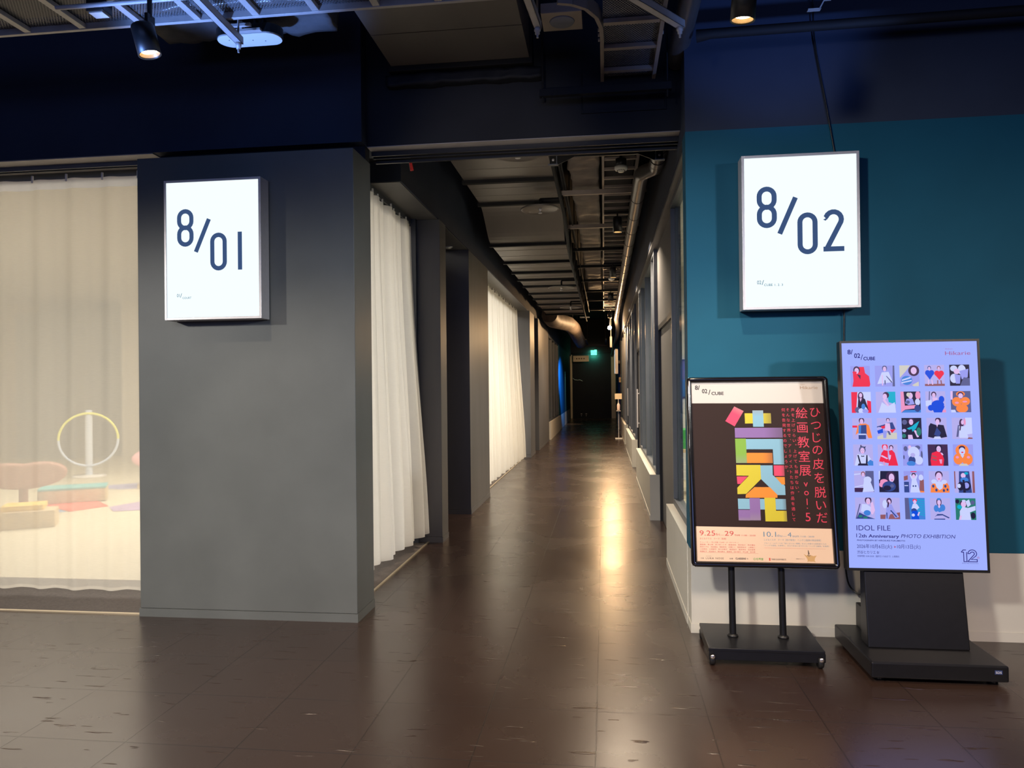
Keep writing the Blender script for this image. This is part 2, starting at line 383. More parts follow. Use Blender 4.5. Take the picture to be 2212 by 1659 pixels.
# head track over the left curtain
struct('trim_3', MB().box(-14, -3.09, 4.775, 5.125, 3.148, 3.1545), M['soffit'], 'grey soffit above the sheer curtain')
struct('trim_4', MB().box(-14, -3.09, 4.90, 4.915, 3.118, 3.148).box(-14, -3.09, 4.945, 4.955, 3.118, 3.148).box(-14, -3.09, 5.085, 5.125, 3.085, 3.148), M['frame'])
# right front: teal wall over an off white base, black above
struct('wall_front_right', MB().box(XR, 8, 4.6, 4.77, .512, 3.05), M['teal'], 'teal painted wall that carries the larger sign')
struct('wall_front_right_upper', MB().box(XR, 8, 4.6, 5.09, 3.05, 4.7), M['upper'], 'blue black upper wall above the teal wall')
struct('wall_front_right_base', MB().box(.512, 8, 4.6, 4.76, .055, .511), M['base'])
struct('baseboard_front_right', MB().box(.507, 8, 4.594, 4.76, 0, .055), M['base'])
# lobby sides and back, far outside the frame
struct('wall_lobby_left', MB().box(-14.2, -14, -8, 16, 0, 4.7), M['black'])
struct('wall_lobby_right', MB().box(8, 8.2, -8, 13, 0, 4.7), M['black'])
# corridor left: beam over the curtains, columns and recesses
struct('wall_left_beam', MB().box(-2.0, XL, 5.735, 20.8, 3.157, 4.7), M['upper'], 'dark boxed beam along the left of the corridor')
struct('wall_left_recess', MB().box(-2.3, -1.78, 5.13, 5.734, 3.32, 4.7), M['black'])
struct('trim_5', MB().box(-1.995, -1.60, 5.74, 20.79, 3.150, 3.157), M['metal'], 'grey soffit of the boxed beam above the curtains')
struct('trim_6', MB().box(-1.86, -1.845, 5.0, 7.04, 3.10, 3.16).box(-1.90, -1.885, 5.0, 7.04, 3.09, 3.16).box(-2.0, -1.96, 5.0, 7.04, 3.06, 3.16).box(-1.86, -1.845, 10.12, 15.8, 3.10, 3.15).box(-2.0, -1.96, 10.12, 15.8, 3.06, 3.15), M['frame'])
def column(n, y0, y1, x0, x1):
    struct('wall_left_column_%d' % n, MB().box(x0, x1, y0, y1, .055, 3.15), M['metal'], None, .003)
    struct('baseboard_left_%d' % n, MB().box(x0, x1+.004, y0-.004, y1+.004, 0, .054), M['metal'])
column(1, 7.06, 7.335, -1.86, -1.576); column(2, 8.665, 10.12, -2.4, -1.584)
column(3, 15.8, 16.8, -2.4, -1.57); column(4, 17.6, 20.8, -2.4, -1.55)
struct('wall_left_recess_1', MB().box(-2.5, -2.4, 7.0, 8.7, 0, 3.157).box(-2.4, -1.86, 7.06, 7.2, 0, 3.157), M['black'])
struct('wall_left_recess_2', MB().box(-2.5, -2.4, 16.7, 17.7, 0, 3.157), M['black'])
struct('trim_7', MB().box(-1.86, -1.80, 7.0, 7.06, 0, 3.15).box(-1.92, -1.87, 7.0, 7.06, 0, 3.15), M['frame'], 'door jamb beside the near curtain')
struct('trim_8', MB().box(-14, -3.09, 4.615, 4.642, 0, .009), M['brass'], 'pale threshold strip in front of the sheer curtain')
struct('trim_9', MB().box(-1.722, -1.706, 4.95, 7.06, 0, .009).box(-1.722, -1.706, 10.12, 15.8, 0, .009), M['brass'], 'pale threshold strip beside the corridor curtains')
# room 8/01
struct('wall_court_back', MB().box(-14, -2.4, 16.0, 16.2, 0, 3.6), solid('grey_room_wall', (.22, .23, .20)), 'grey back wall of the curtained room')
struct('wall_court_panel', MB().box(-14, -13.25, 15.9, 16.0, 0, 3.6), solid('cream_room_wall', (.80, .66, .48)))
struct('wall_court_panel_2', MB().box(-11.1, -2.4, 15.9, 16.0, 0, 3.6), solid('cream_room_wall', (.80, .70, .52)))
struct('ceiling_2', MB().box(-14, -2.0, 5.13, 16.2, 3.6, 3.7), solid('grey_room_ceiling', (.36, .34, .31)))
struct('wall_court_left', MB().box(-14, -13.9, 5.1, 16, 0, 3.6), solid('beige_room_wall', (.6, .52, .4)))
# corridor left, beyond the beam
struct('wall_left_base', MB().box(-2.2, -1.52, 21.1, 25.6, 0, .512).box(-2.2, -1.55, 25.75, 33.3, 0, .512), M['base'], 'off white dado at the far left of the corridor')
struct('wall_left_far', MB().box(-2.2, -1.55, 25.75, 33.3, .512, 2.98), M['teal'], 'teal far left wall under a blue light')
struct('wall_left_far_upper', MB().box(-2.3, -1.56, 20.8, 35.6, 2.98, 4.7), M['upper'])
struct('wall_left_far_return', MB().box(-2.3, -1.60, 33.3, 35.6, 0, 2.98), M['black'])
def window(n, x, y0, y1, z0, z1, mull, depth=.09, side=1, fm='frame', inset=.03):
    w = bpy.data.objects.new('window_%d' % n, None); COL.objects.link(w); w['kind'] = 'structure'
    t = .05
    a, b = (x, x+depth*side) if side > 0 else (x+depth*side, x)
    MB().box(a, b, y0, y1, z0, z0+t).box(a, b, y0, y1, z1-t, z1).box(a, b, y0, y0+t, z0+t, z1-t).box(a, b, y1-t, y1, z0+t, z1-t).build('window_frame', M[fm], w)
    for yy, dd in mull:
        MB().box(a, b, yy, yy+dd, z0+t, z1-t).build('mullion', M[fm], w)
    xg = (a+b)/2
    MB().box(xg-.004, xg+.004, y0+t, y1-t, z0+t, z1-t).build('pane', M['glass'], w)
    return w
window(4, -1.56, 21.1, 25.5, .512, 2.98, [(22.3, .12), (23.6, .12), (24.8, .08)], .1, -1)
struct('wall_left_far_room', MB().box(-3.6, -3.5, 20.8, 26, 0, 4), M['metal'])
# corridor right
struct('wall_right_base', MB().box(XR, .655, 4.77, 6.33, .055, .511).box(.497, .655, 8.40, 12.0, .055, .511).box(.50, .655, 13.9, 17.7, .055, .511).box(.51, .655, 19.4, 24.2, .055, .511).box(.52, .655, 26, 33, .055, .511), M['base'], 'off white dado blocks along the right of the corridor')
struct('baseboard_right', MB().box(XR-.004, .655, 4.77, 6.33, 0, .055).box(.493, .655, 8.40, 12.0, 0, .055).box(.496, .655, 13.9, 17.7, 0, .055).box(.506, .655, 19.4, 24.2, 0, .055).box(.516, .655, 26, 33, 0, .055), M['base'])
struct('wall_right_beam', MB().box(.525, .655, 5.09, 35.6, 3.06, 4.7), M['upper'], 'dark beam along the right of the corridor')
struct('trim_10', MB().box(.53, .65, 4.78, 35.5, 3.03, 3.058), M['metal'], 'grey head track above the right side windows')
window(1, .565, 4.78, 6.33, .513, 3.03, [], .072)
window(2, .565, 8.40, 12.0, .513, 3.03, [(8.9, .05), (10.2, .07), (11.3, .05)], .085)
window(3, .565, 13.9, 17.7, .513, 3.03, [(15.1, .07), (16.4, .07)], .085)
window(5, .565, 19.4, 24.2, .513, 3.03, [(21.0, .07), (22.6, .07)], .085)
struct('trim_11', MB().box(.60, .640, 6.215, 6.275, .56, 2.98), M['frame'], 'second sliding window stile behind the first')
def door(n, y0, y1, handle=True, notice=False):
    struct('wall_right_%d' % n, MB().box(.605, .645, y0, y1, 2.17, 3.03), M['metal'])
    struct('trim_%d' % (20+n), MB().box(.605, .645, y0, y0+.05, 0, 2.17).box(.605, .645, y1-.05, y1, 0, 2.17).box(.605, .645, y0+.05, y1-.05, 2.12, 2.17), M['blk'])
    d = MB().box(.632, .648, y0+.05, y1-.05, .008, 2.12).build('door_%d' % n, M['metal']); d['kind'] = 'structure'
    if handle:
        MB().tube([(.600, y1-.25, .75), (.600, y1-.25, 1.45)], .014).box(.600, .634, y1-.256, y1-.244, .82, .84).box(.600, .634, y1-.256, y1-.244, 1.36, 1.38).build('door_handle', M['alu'], d)
    if notice:
        MB().box(.629, .632, y0+.12, y0+.26, 1.62, 1.90).build('notice', M['paper'], d)
    return d
door(1, 6.33, 8.40, False, True); door(2, 12.0, 13.9); door(3, 17.7, 19.4); 
struct('wall_right_far', MB().box(.55, .74, 24.2, 35.5, .512, 3.06), M['teal'])
struct('wall_right_far_2', MB().box(.53, .60, 24.3, 25.9, 0, 3.0), M['brownwall'])
# end of the corridor
d = MB().box(-1.50, .335, 35.5, 35.56, 0, 3.10).build('door_4', M['black']); d['kind'] = 'structure'; d['label'] = 'black panel closing the far end of the corridor'
struct('trim_12', MB().box(-1.60, -1.505, 35.44, 35.56, 0, 3.04).box(.34, .54, 35.44, 35.56, 0, 3.04), M['cream'], 'beige jambs at the far end')
struct('wall_back', MB().box(-2.3, .8, 35.56, 35.7, 0, 4.7).box(-1.60, .54, 35.46, 35.56, 3.11, 4.7), M['black'])
# room 8/02 behind the glass
struct('wall_cube_back', MB().box(.66, 6, 12.0, 12.1, 0, 3.4), solid('white_room_wall', (.8, .79, .76)))
struct('wall_cube_right', MB().box(5.9, 6, 4.8, 12, 0, 3.4), solid('white_room_wall', (.8, .79, .76)))
struct('ceiling_3', MB().box(.66, 6, 5.1, 12.1, 3.4, 3.5), solid('white_room_ceiling', (.7, .7, .68)))
M['chrome'] = pmat('chrome', (.55, .50, .48), .2, metal=.9)
# ------------------------------------------------------------------ curtains
def sheet(fn, nu, nv):
    vv = []; ff = []
    for j in range(nv+1):
        for i in range(nu+1): vv.append(fn(i/nu, j/nv))
    for j in range(nv):
        for i in range(nu): ff.append((j*(nu+1)+i, j*(nu+1)+i+1, (j+1)*(nu+1)+i+1, (j+1)*(nu+1)+i))
    return MB().add(vv, [tuple(f) for f in ff], True)
def pleat(s, n, amp, z):
    ph = 2*PI*n*s
    return amp*(math.sin(ph)+.35*math.sin(2*ph+.8+z*.4)+.5*math.sin(ph*.37+2.1+z*.25))
def curtain(label, A0, A1, B0, B1, n, amp0, amp1, mat, nu, z0f, z1, nrm, group=None, hem=.010):
    """A0,A1: top line ends (x, y); B0,B1: hem line ends; nrm: direction of the pleats"""
    c = (A0[0]+A1[0])/2, (A0[1]+A1[1])/2
    e = empty('curtain', (c[0], c[1], 0), label, 'curtain', group)
    def P(s, t, za, zb):
        z = za+(zb-za)*t
        q = (z1-z)/(z1-.05)
        q2 = q*q*(3-2*q)
        tx = A0[0]+(A1[0]-A0[0])*s; ty = A0[1]+(A1[1]-A0[1])*s
        bx = B0[0]+(B1[0]-B0[0])*s; by = B0[1]+(B1[1]-B0[1])*s
        x = tx+(bx-tx)*q2; y = ty+(by-ty)*q2
        o = pleat(s, n, amp0+(amp1-amp0)*q, z)
        return (x+nrm[0]*o-c[0], y+nrm[1]*o-c[1], z)
    def body(s, t):
        return P(s, t, z0f(s)+hem*math.sin(2*PI*n*s), z1-.075)
    sheet(body, nu, 26).build('fabric', mat, e, norm=False)
    sheet(lambda s, t: P(s, t, z1-.075, z1), nu, 3).build('heading_tape', M['tape'], e, norm=False)
    for k in range(max(4, int(n))):
        s = (k+.5)/max(4, int(n)); p = P(s, 1, z1-.02, z1)
        MB().box(p[0]-.006, p[0]+.006, p[1]-.006, p[1]+.006, z1-.02, z1+.035).build('curtain_hook', M['white'], e)
    sheet(lambda s, t: P(s, t, z0f(s)+hem*math.sin(2*PI*n*s)-.002, z0f(s)+hem*math.sin(2*PI*n*s)+.02), nu, 1).build('hem', mat, e, norm=False)
    return e
curtain('wide sheer white curtain at left with coloured toys showing through', (-7.2, 5.03), (-2.95, 5.03), (-7.2, 5.0), (-2.95, 5.0), 15, .010, .016, M['sheer'], 420, lambda s: .055, 3.085, (0, 1), None, .002)
curtain('white pleated curtain hanging beside the grey pillar, hem swept towards the corridor', (-1.84, 4.98), (-1.84, 6.97), (-1.86, 4.98), (-1.70, 6.99), 12, .030, .055, M['voile'], 300, lambda s: .10+.03*s, 3.07, (1, 0), )
curtain('white pleated curtain farther down the corridor behind the wide column', (-1.80, 10.16), (-1.80, 15.25), (-1.80, 10.16), (-1.70, 15.55), 30, .028, .050, M['voile'], 560, lambda s: .04, 3.09, (1, 0), )

# ------------------------------------------------------------------ illuminated signs
def stadium(x0, x1, y0, y1, n=12):
    r = (x1-x0)/2; cx = (x0+x1)/2; p = []
    for k in range(n+1): a = PI*k/n; p.append((cx+r*math.cos(a), y1-r+r*math.sin(a)))
    for k in range(n+1): a = PI+PI*k/n; p.append((cx+r*math.cos(a), y0+r+r*math.sin(a)))
    return p
def sign_glyph(kind, bx, by, w=.0285, s=1.0):
    """stroke numerals of the signs: box origin (bx, by) is the lower left of the stroke centreline"""
    m = MB(); y = 0
    if kind == '8':
        m.ribbon(stadium(bx, bx+.0845*s, by+.107*s, by+.2145*s), w, y, True); m.ribbon(stadium(bx, bx+.0845*s, by, by+.109*s), w, y, True)
    if kind == '0': m.ribbon(stadium(bx, bx+.0845*s, by, by+.215*s), w, y, True)
    if kind == '1': m.ribbon([(bx, by-.014*s), (bx, by+.2295*s)], w, y)
    if kind == '/': m.ribbon([(bx, by), (bx+.091*s, by+.21*s)], w, y)
    if kind == '2':
        p = [(bx, by+.172*s)]
        for k in range(11): a = PI-PI*k/10*1.12; p.append((bx+.0435*s+.0435*s*math.cos(a), by+.1715*s+.0435*s*math.sin(a)))
        p += [(bx+.004*s, by)]
        m.ribbon(p, w, y); m.ribbon([(bx-.0143*s, by), (bx+.1015*s, by)], w, y)
    return m
def light_sign(x0, z0, label, chars, small, y=4.4735, w=.66, h=.905, dep=.115):
    e = empty('illuminated_sign', (x0, y, z0), label, 'sign', 'light box signs with numbers')
    f = .0155
    MB().box(0, f, 0, dep, 0, h).box(w-f, w, 0, dep, 0, h).box(f, w-f, 0, dep, 0, f).box(f, w-f, 0, dep, h-f, h).box(f, w-f, dep-.008, dep, f, h-f).build('sign_frame', M['alu'], e, .0015)
    p = MB().box(f, w-f, .006, .012, f, h-f).build('light_panel', M['signface'], e)
    for ch, u, v in chars:
        g = sign_glyph(ch, u+f, v+f)
        g.v = [(a, .0045, c) for a, b, c in g.v]
        g.build('numeral', M['signink'], p)
    for body, u, v, hh, ww in small:
        text(body, u+f, v+f, hh, M['signtext'], p, y=.0045, width=ww)
    return e
light_sign(-2.8205, 1.9595, 'light box sign reading 8/01 on the grey pillar', [('8', .0872, .4725), ('/', .2007, .4218), ('0', .3135, .312), ('1', .501, .313)],
           [('01', .0685, .133, .0225, .0185), ('/', .0905, .1295, .029, .012), ('COURT', .1065, .1205, .0135, .061)])
light_sign(.8150, 1.9420, 'light box sign reading 8/02 on the teal wall above the poster', [('8', .0840, .4755), ('/', .1976, .425), ('0', .3117, .315), ('2', .4556, .3275)],
           [('02', .0665, .1335, .0225, .0235), ('/', .093, .1295, .029, .012), ('CUBE', .1065, .1215, .0145, .048), ('1. 2. 3', .166, .1210, .0135, .046)])

def cord(label, pts, r=.004, name='power_cord'):
    # smooth through the points
    P = [Vector(p) for p in pts]; out = []
    for i in range(len(P)-1):
        p0, p1, p2, p3 = P[max(i-1, 0)], P[i], P[i+1], P[min(i+2, len(P)-1)]
        for k in range(8):
            t = k/8; out.append(.5*((2*p1)+(-p0+p2)*t+(2*p0-5*p1+4*p2-p3)*t*t+(-p0+3*p1-3*p2+p3)*t**3))
    out.append(P[-1])
    return tag(MB().tube(out, r, 8).build(name, M['blk']), label, 'cord')
cord('thin black cord rising from the 8/02 sign to the ceiling', [(1.375, 4.588, 2.86), (1.33, 4.585, 3.15), (1.27, 4.585, 3.52), (1.255, 4.57, 3.75), (1.25, 4.55, 4.3), (1.25, 4.5, 4.7)], .0045)
cord('thin black cord running from the 8/02 sign down behind the display', [(1.415, 4.585, 1.94), (1.412, 4.588, 1.75), (1.41, 4.585, 1.4)], .0045)
cord('black cable looping below the poster into the display stand', [(1.345, 4.40, .75), (1.352, 4.43, .58), (1.372, 4.47, .42), (1.400, 4.50, .33), (1.44, 4.48, .29), (1.47, 4.42, .30)], .005)

# ------------------------------------------------------------------ poster stand
C_ = dict(pink=(.58, .035, .10), yellow=(.48, .40, .012), blue=(.17, .35, .47), purple=(.19, .10, .29), green=(.16, .32, .03), orange=(.62, .19, .008))
SHAPES = [
 ('pink','u',[(0.239,0.8788),(0.2907,0.8516),(0.236,0.7619),(0.1851,0.7932)]),
 ('yellow','r',[(0.2952,0.838),(0.4418,0.838),(0.4418,0.7786),(0.2952,0.7786)]),
 ('blue','u',[(0.3395,0.8547),(0.3995,0.8547),(0.3995,0.7592),(0.3395,0.7592)]),
 ('purple','r',[(0.2358,0.7535),(0.501,0.7535),(0.501,0.696),(0.2358,0.696)]),
 ('green','d',[(0.2354,0.6908),(0.2958,0.6908),(0.2958,0.551),(0.2354,0.551)]),
 ('blue','',[(0.2958,0.6885),(0.4440,0.6885),(0.4440,0.6295),(0.2958,0.6295)]),
 ('blue','r',[(0.4425,0.6885),(0.5010,0.6885),(0.5010,0.543),(0.4425,0.543)]),
 ('orange','r',[(0.2960,0.609),(0.4390,0.609),(0.4390,0.551),(0.2960,0.551)]),
 ('yellow','',[(0.2353,0.54),(0.3693,0.54),(0.3692,0.4601),(0.2833,0.3758),(0.2353,0.374),(0.236,0.4102),(0.3031,0.4787),(0.2344,0.4792)]),
 ('pink','',[(0.2356,0.4741),(0.2959,0.4743),(0.2552,0.432),(0.2375,0.4319)]),
 ('blue','',[(0.3692,0.5378),(0.4359,0.5379),(0.4347,0.4834),(0.4985,0.4225),(0.4985,0.3709),(0.4543,0.3706),(0.3692,0.4593)]),
 ('pink','r',[(0.442,0.5379),(0.4995,0.5379),(0.4995,0.4778),(0.442,0.4778)]),
 ('orange','',[(0.4488,0.4719),(0.4990,0.4719),(0.4990,0.4296),(0.4815,0.4296)]),
 ('orange','',[(0.3307,0.4143),(0.4147,0.4148),(0.4543,0.372),(0.4535,0.3556),(0.2789,0.3542),(0.281,0.3707)]),
 ('blue','',[(0.2360,0.3488),(0.2998,0.3488),(0.2998,0.2900),(0.2360,0.2900)]),
 ('purple','d',[(0.2998,0.3529),(0.3570,0.3529),(0.3570,0.2283),(0.2998,0.2283)]),
 ('purple','d',[(0.2357,0.2866),(0.2998,0.2866),(0.2998,0.2275),(0.2357,0.2275)]),
 ('blue','',[(0.3572,0.3484),(0.3818,0.3484),(0.3818,0.2891),(0.3572,0.2891)]),
 ('yellow','',[(0.3818,0.355),(0.4420,0.355),(0.4420,0.2238),(0.3818,0.2238)]),
 ('yellow','r',[(0.4418,0.2832),(0.4996,0.2832),(0.4996,0.2245),(0.4418,0.2245)]),
 ('blue','r',[(0.4422,0.3486),(0.4985,0.3486),(0.4985,0.2889),(0.4422,0.2889)]),
]
def poster_stand():
    e = empty('poster_stand', (.855, 4.27, 0), 'black poster stand with a dark poster of coloured block lettering', 'poster stand')
    # base tray with rolled front lip (local origin at its centre on the floor)
    MB().prism([(-.31, .225), (.30, .225), (.285, -.20), (-.315, -.20)][::-1], .074, .094).build('base_plate', M['stand'], e, .004)
    MB().box(-.312, .283, -.198, -.188, .030, .076).box(-.308, -.296, -.19, .215, .030, .076).box(.278, .290, -.19, .215, .030, .076).build('base_skirt', M['stand'], e, .002)
    for px, py in ((-.295, -.205), (.262, -.205), (-.295, .20), (.27, .20)):
        w = MB().lathe([(0, -.014), (.026, -.014), (.030, -.008), (.030, .008), (.026, .014), (0, .014)], (px, py+.02, .030), 20, 'X').build('caster', M['blk'], e)
        if py < 0: MB().lathe([(0, -.006), (.010, -.006), (.0125, -.002), (.0125, .004), (0, .004)], (px, py-.010, .052), 18, 'Y').build('chrome_cap', M['chrome'], w)
    for px in (-.153, .119):
        MB().tube([(px, .005, .094), (px, .047, .60)], .0185, 20).build('post', M['stand'], e)
        MB().lathe([(.019, .0), (.030, .0), (.030, .006), (.024, .014), (.019, .016)], (px, .005, .094), 24).build('post_collar', M['blk'], e)
    MB().box(-.20, .17, .066, .078, .56, .62).build('back_bracket', M['stand'], e)
    # tilted frame: local x right, z up along the frame, -y towards the viewer
    tilt = math.atan2(.20, 1.08)
    fr = bpy.data.objects.new('frame', None)
    w, h, b = .800, 1.085, .0325
    m = MB()
    def rr(x0, x1, z0, z1, r, n=6):
        p = []
        for cx, cz, a0 in ((x1-r, z1-r, 0), (x0+r, z1-r, PI/2), (x0+r, z0+r, PI), (x1-r, z0+r, 1.5*PI)):
            for k in range(n+1): a = a0+PI/2*k/n; p.append((cx+r*math.cos(a), cz+r*math.sin(a)))
        return p
    rings = []
    for ins, yy in ((0, .025), (0, .004), (.004, -.006), (.012, -.012), (.021, -.010), (.029, -.002), (b, .006), (b, .012)):
        rings.append([(x, yy, z) for x, z in rr(ins, w-ins, ins, h-ins, max(.028-ins, .002))])
    n = len(rings[0]); vv = [v for r in rings for v in r]; ff = []
    for i in range(len(rings)-1):
        for k in range(n): ff.append((i*n+k, i*n+(k+1) % n, (i+1)*n+(k+1) % n, (i+1)*n+k))
    m.add(vv, ff, True)
    bpy.data.objects.remove(fr)
    fr = m.build('frame', M['gloss'], e); fr.location = (.478-.855, -.02, .483); fr.rotation_euler = (-tilt, 0, 0)
    MB().box(.006, w-.006, .014, .028, .006, h-.006).build('back_board', M['blk'], fr)
    MB().box(b-.004, w-b+.004, .0125, .0135, b-.004, h-b+.004).build('backing_sheet', M['paper'], fr)
    # the printed sheet: thing > poster > printed parts
    ps = MB().box(0, .735, .0, .0008, 0, 1.02).build('poster', M['ink'], e)
    ps.rotation_euler = (-tilt, 0, 0)
    off = Matrix.Rotation(-tilt, 3, 'X') @ Vector((b, .0105, b))
    ps.location = Vector(fr.location)+off
    MB().flat([(0, .899), (.735, .894), (.735, 1.02), (0, 1.02)], -.0008).build('header_band', M['paper'], ps)
    MB().flat([(0, 0), (.735, 0), (.735, .1874), (0, .1916)], -.0008).build('footer_band', M['paperb'], ps)
    mb = MB(); k = 0; dark = (.045, .028, .026)
    for nme, fd, p in SHAPES:
        c = C_[nme]; k += 1; y = -.0010-.00004*k
        if nme == 'blue' and fd == 'u' or fd == '' or not fd: pass
        if fd in 'rdu' and fd and len(p) == 4:
            (a, b_, c_, d_) = p; f1 = .62
            def lerp(q, r, t): return (q[0]+(r[0]-q[0])*t, q[1]+(r[1]-q[1])*t)
            if fd == 'r': quad = (a, b_, c_, d_)
            if fd == 'd': quad = (b_, c_, d_, a)
            if fd == 'u': quad = (c_, b_, a, d_); quad = (d_, a, b_, c_)
            q0, q1, q2, q3 = quad
            e1 = lerp(q0, q1, f1); e2 = lerp(q3, q2, f1)
            fade = tuple(.45*x+.55*z for x, z in zip(c, dark)) if fd == 'r' else tuple(.5*x+.5*z for x, z in zip(c, (.25, .22, .22)))
            mb.add([(q[0], y, q[1]) for q in (q0, e1, e2, q3)], [(0, 1, 2, 3)], color=c)
            mb.add([(q[0], y, q[1]) for q in (e1, q1, q2, e2)], [(0, 1, 2, 3)], color=(c, fade, fade, c))
        else:
            mb.flat(p, y, c)
    tag(mb.build('block_lettering', M['vprint'], ps, norm=False), 'big coloured block lettering')
    vm = solid('vermilion_ink', (.56, .025, .065)); dk = solid('dark_print_ink', (.03, .025, .03)); rd = solid('dark_red_ink', (.48, .045, .045)); bl = solid('slate_blue_ink', (.10, .20, .30))
    A = [(.687, .8412), (.687, .7659), (.687, .6961), (.687, .6247), (.687, .5466), (.687, .4684), (.6873, .388), (.6877, .3152), (.6883, .2472)]
    glyph_at([(c, u, v, .066) for c, (u, v) in zip('ひつじの皮を脱いだ', A)], vm, ps, label='vertical pink title lettering')
    B = [(.6128, .8385), (.6122, .7533), (.6125, .671), (.6127, .5901), (.6123, .5091)]
    glyph_at([(c, u, v, .069) for c, (u, v) in zip('絵画教室展', B)]+[(c, u, v, s) for c, u, v, s in (('v', .612, .4302, .052), ('o', .6127, .3825, .052), ('l', .6133, .3343, .052), ('.', .6127, .299, .052), ('5', .6132, .2498, .068))], vm, ps, label='vertical pink subtitle lettering')
    for s, u, v0, v1 in (('声を上げづらい。上げても届かない。', .5642, .8563, .3836), ('そんな世界で、アーティストたちは作品を通して', .5366, .8566, .2347), ('何を告発するのでしょうか。', .512, .8569, .4995)):
        n = len(s)
        glyph_at([(c, u, v0+(v1-v0)*i/(n-1), .0215) for i, c in enumerate(s)], vm, ps, label='small vertical pink lettering')
    T = lambda *a, **k: text(*a, **k)
    T('8/', .0186, .9795, .026, dk, ps, width=.029, bold=.03); T('02', .0585, .9590, .025, dk, ps, width=.031, bold=.03); T('/', .0945, .9500, .030, dk, ps, width=.013, bold=.02); T('CUBE', .1122, .9478, .0185, dk, ps, width=.070, bold=.035)
    gold = solid('bronze_ink', (.30, .20, .12))
    T('Hikarie', .612, .977, .019, gold, ps, width=.098); T('shibuya', .614, 1.0030, .0042, gold, ps, width=.027)
    T('9.25', .0172, .1410, .0295, rd, ps, width=.086); T('fri', .1075, .1415, .014, rd, ps, width=.021); T('—', .1335, .1395, .014, rd, ps, width=.019); T('29', .1555, .1418, .0275, rd, ps, width=.049)
    T('tue', .2094, .1412, .013, rd, ps, width=.030); T('11:00 - 20:00', .2478, .1405, .0085, rd, ps, width=.076)
    T('おとなクラス　テーマ［告発］', .0176, .1200, .0085, rd, ps, width=.146)
    T('10.1', .3675, .1392, .0290, bl, ps, width=.068); T('thu', .4396, .1393, .014, bl, ps, width=.029); T('—', .4720, .1375, .014, bl, ps, width=.020); T('4', .4975, .1390, .0270, bl, ps, width=.021)
    T('sun', .5234, .1387, .013, bl, ps, width=.034); T('11:00 - 20:00', .5669, .1387, .0085, bl, ps, width=.073)
    T('こどもくらす　テーマ［奇才発見!?　ヘンテコ道具の商品発明］', .3683, .1182, .0085, bl, ps, width=.306)
    rows = ('キュレーター／井上文雄（CAMP・オーガナイザー）', '審査員／青山悟　あづまっくす　飯島岳利　荒木佑介　荒木優也', '飯田かずな　池田晶弘　梅田哲也　大槻とこ　笠原恵実子　上野雄二', '小林晴夫　小林耕平　佐々木智子　島田浩子　菅原伸也　住吉智恵', '高橋紀子　武田容子　根元康治　畑美和　田川悟巧　村山真　吉村真')
    for i, r in enumerate(rows): T(r, .0178-.0004*i, .1010-.0127*i, .0062, rd, ps, width=(.21 if i == 0 else .302))
    T('ブルーノ・ムナーリの「役に立たない機械」をはじめ様々な芸術家たちの', .3688, .1004, .0062, bl, ps, width=.333); T('「トンデモ道具」を参考に、まるで本当にありそうな「ヘンテコ道具」を発明！', .3683, .0880, .0062, bl, ps, width=.347)
    MB().flat([(.0177, .0478), (.3353, .0455), (.3353, .0462), (.0177, .0485)], -.0012).flat([(.3678, .0772), (.6965, .0760), (.6965, .0767), (.3678, .0779)], -.0012).build('rule_line', rd, ps)
    T('主催', .0181, .0125, .0062, dk, ps, width=.018); T('LUKA NOSE', .0469, .0112, .0105, dk, ps, width=.098, space=1.2); T('ART SPACE', .0475, .0262, .0028, dk, ps, width=.030)
    T('協賛', .176, .0125, .0062, dk, ps, width=.020); T('CLAESSENS', .2094, .0122, .0100, dk, ps, width=.056, bold=.03); T('FR', .269, .0122, .0085, dk, ps, width=.010)
    gr = solid('green_ink', (.10, .28, .05)); rd2 = solid('bright_red_ink', (.65, .05, .03))
    ring = MB(); ring.ribbon([(.3125+.0058*math.cos(2*PI*k/20), .0155+.0058*math.sin(2*PI*k/20)) for k in range(20)], .0016, -.0012, True); ring.flat([(.3100, .0140), (.3150, .0140), (.3125, .0185)], -.0012)
    ring.build('round_logo', gr, ps); T('世界堂', .3215, .0108, .0098, gr, ps, width=.038, bold=.02)
    MB().disc((.3945, -.0012, .0195), .0042, 18, 'Y').disc((.3945, -.0012, .0120), .0042, 18, 'Y').flat([(.3925, .012), (.3965, .012), (.3965, .019), (.3925, .019)], -.0012).build('red_logo', rd2, ps)
    T('TURNER COLOUR WORKS LTD.', .4025, .0122, .0078, dk, ps, width=.081, bold=.02)
    T('佐藤泉のキモシタ', .5353, .0185, .0042, dk, ps, width=.046)
    an = MB()
    an.flat([(.5774, .0480), (.5935, .0395), (.6010, .0430), (.6090, .0385), (.6180, .0420), (.6280, .0370), (.6474, .0405), (.6370, .0270), (.6340, .0130), (.6400, .0040), (.6280, .0075), (.6150, .0065), (.6030, .0080), (.5951, .0049), (.5975, .0150), (.5930, .0270)], -.0012, (.50, .30, .12))
    an.flat([(.6010, .0690), (.6045, .0680), (.6100, .0480), (.6060, .0440), (.6010, .0450)], -.0013, (.12, .08, .06)).flat([(.6000, .0450), (.6060, .0400), (.6150, .0440), (.6110, .0360), (.6030, .0350), (.5960, .0400)], -.0014, (.20, .12, .06))
    tag(an.build('brown_drawing', M['vprint'], ps, norm=False), 'small brown animal drawing')
    return e
poster_stand()
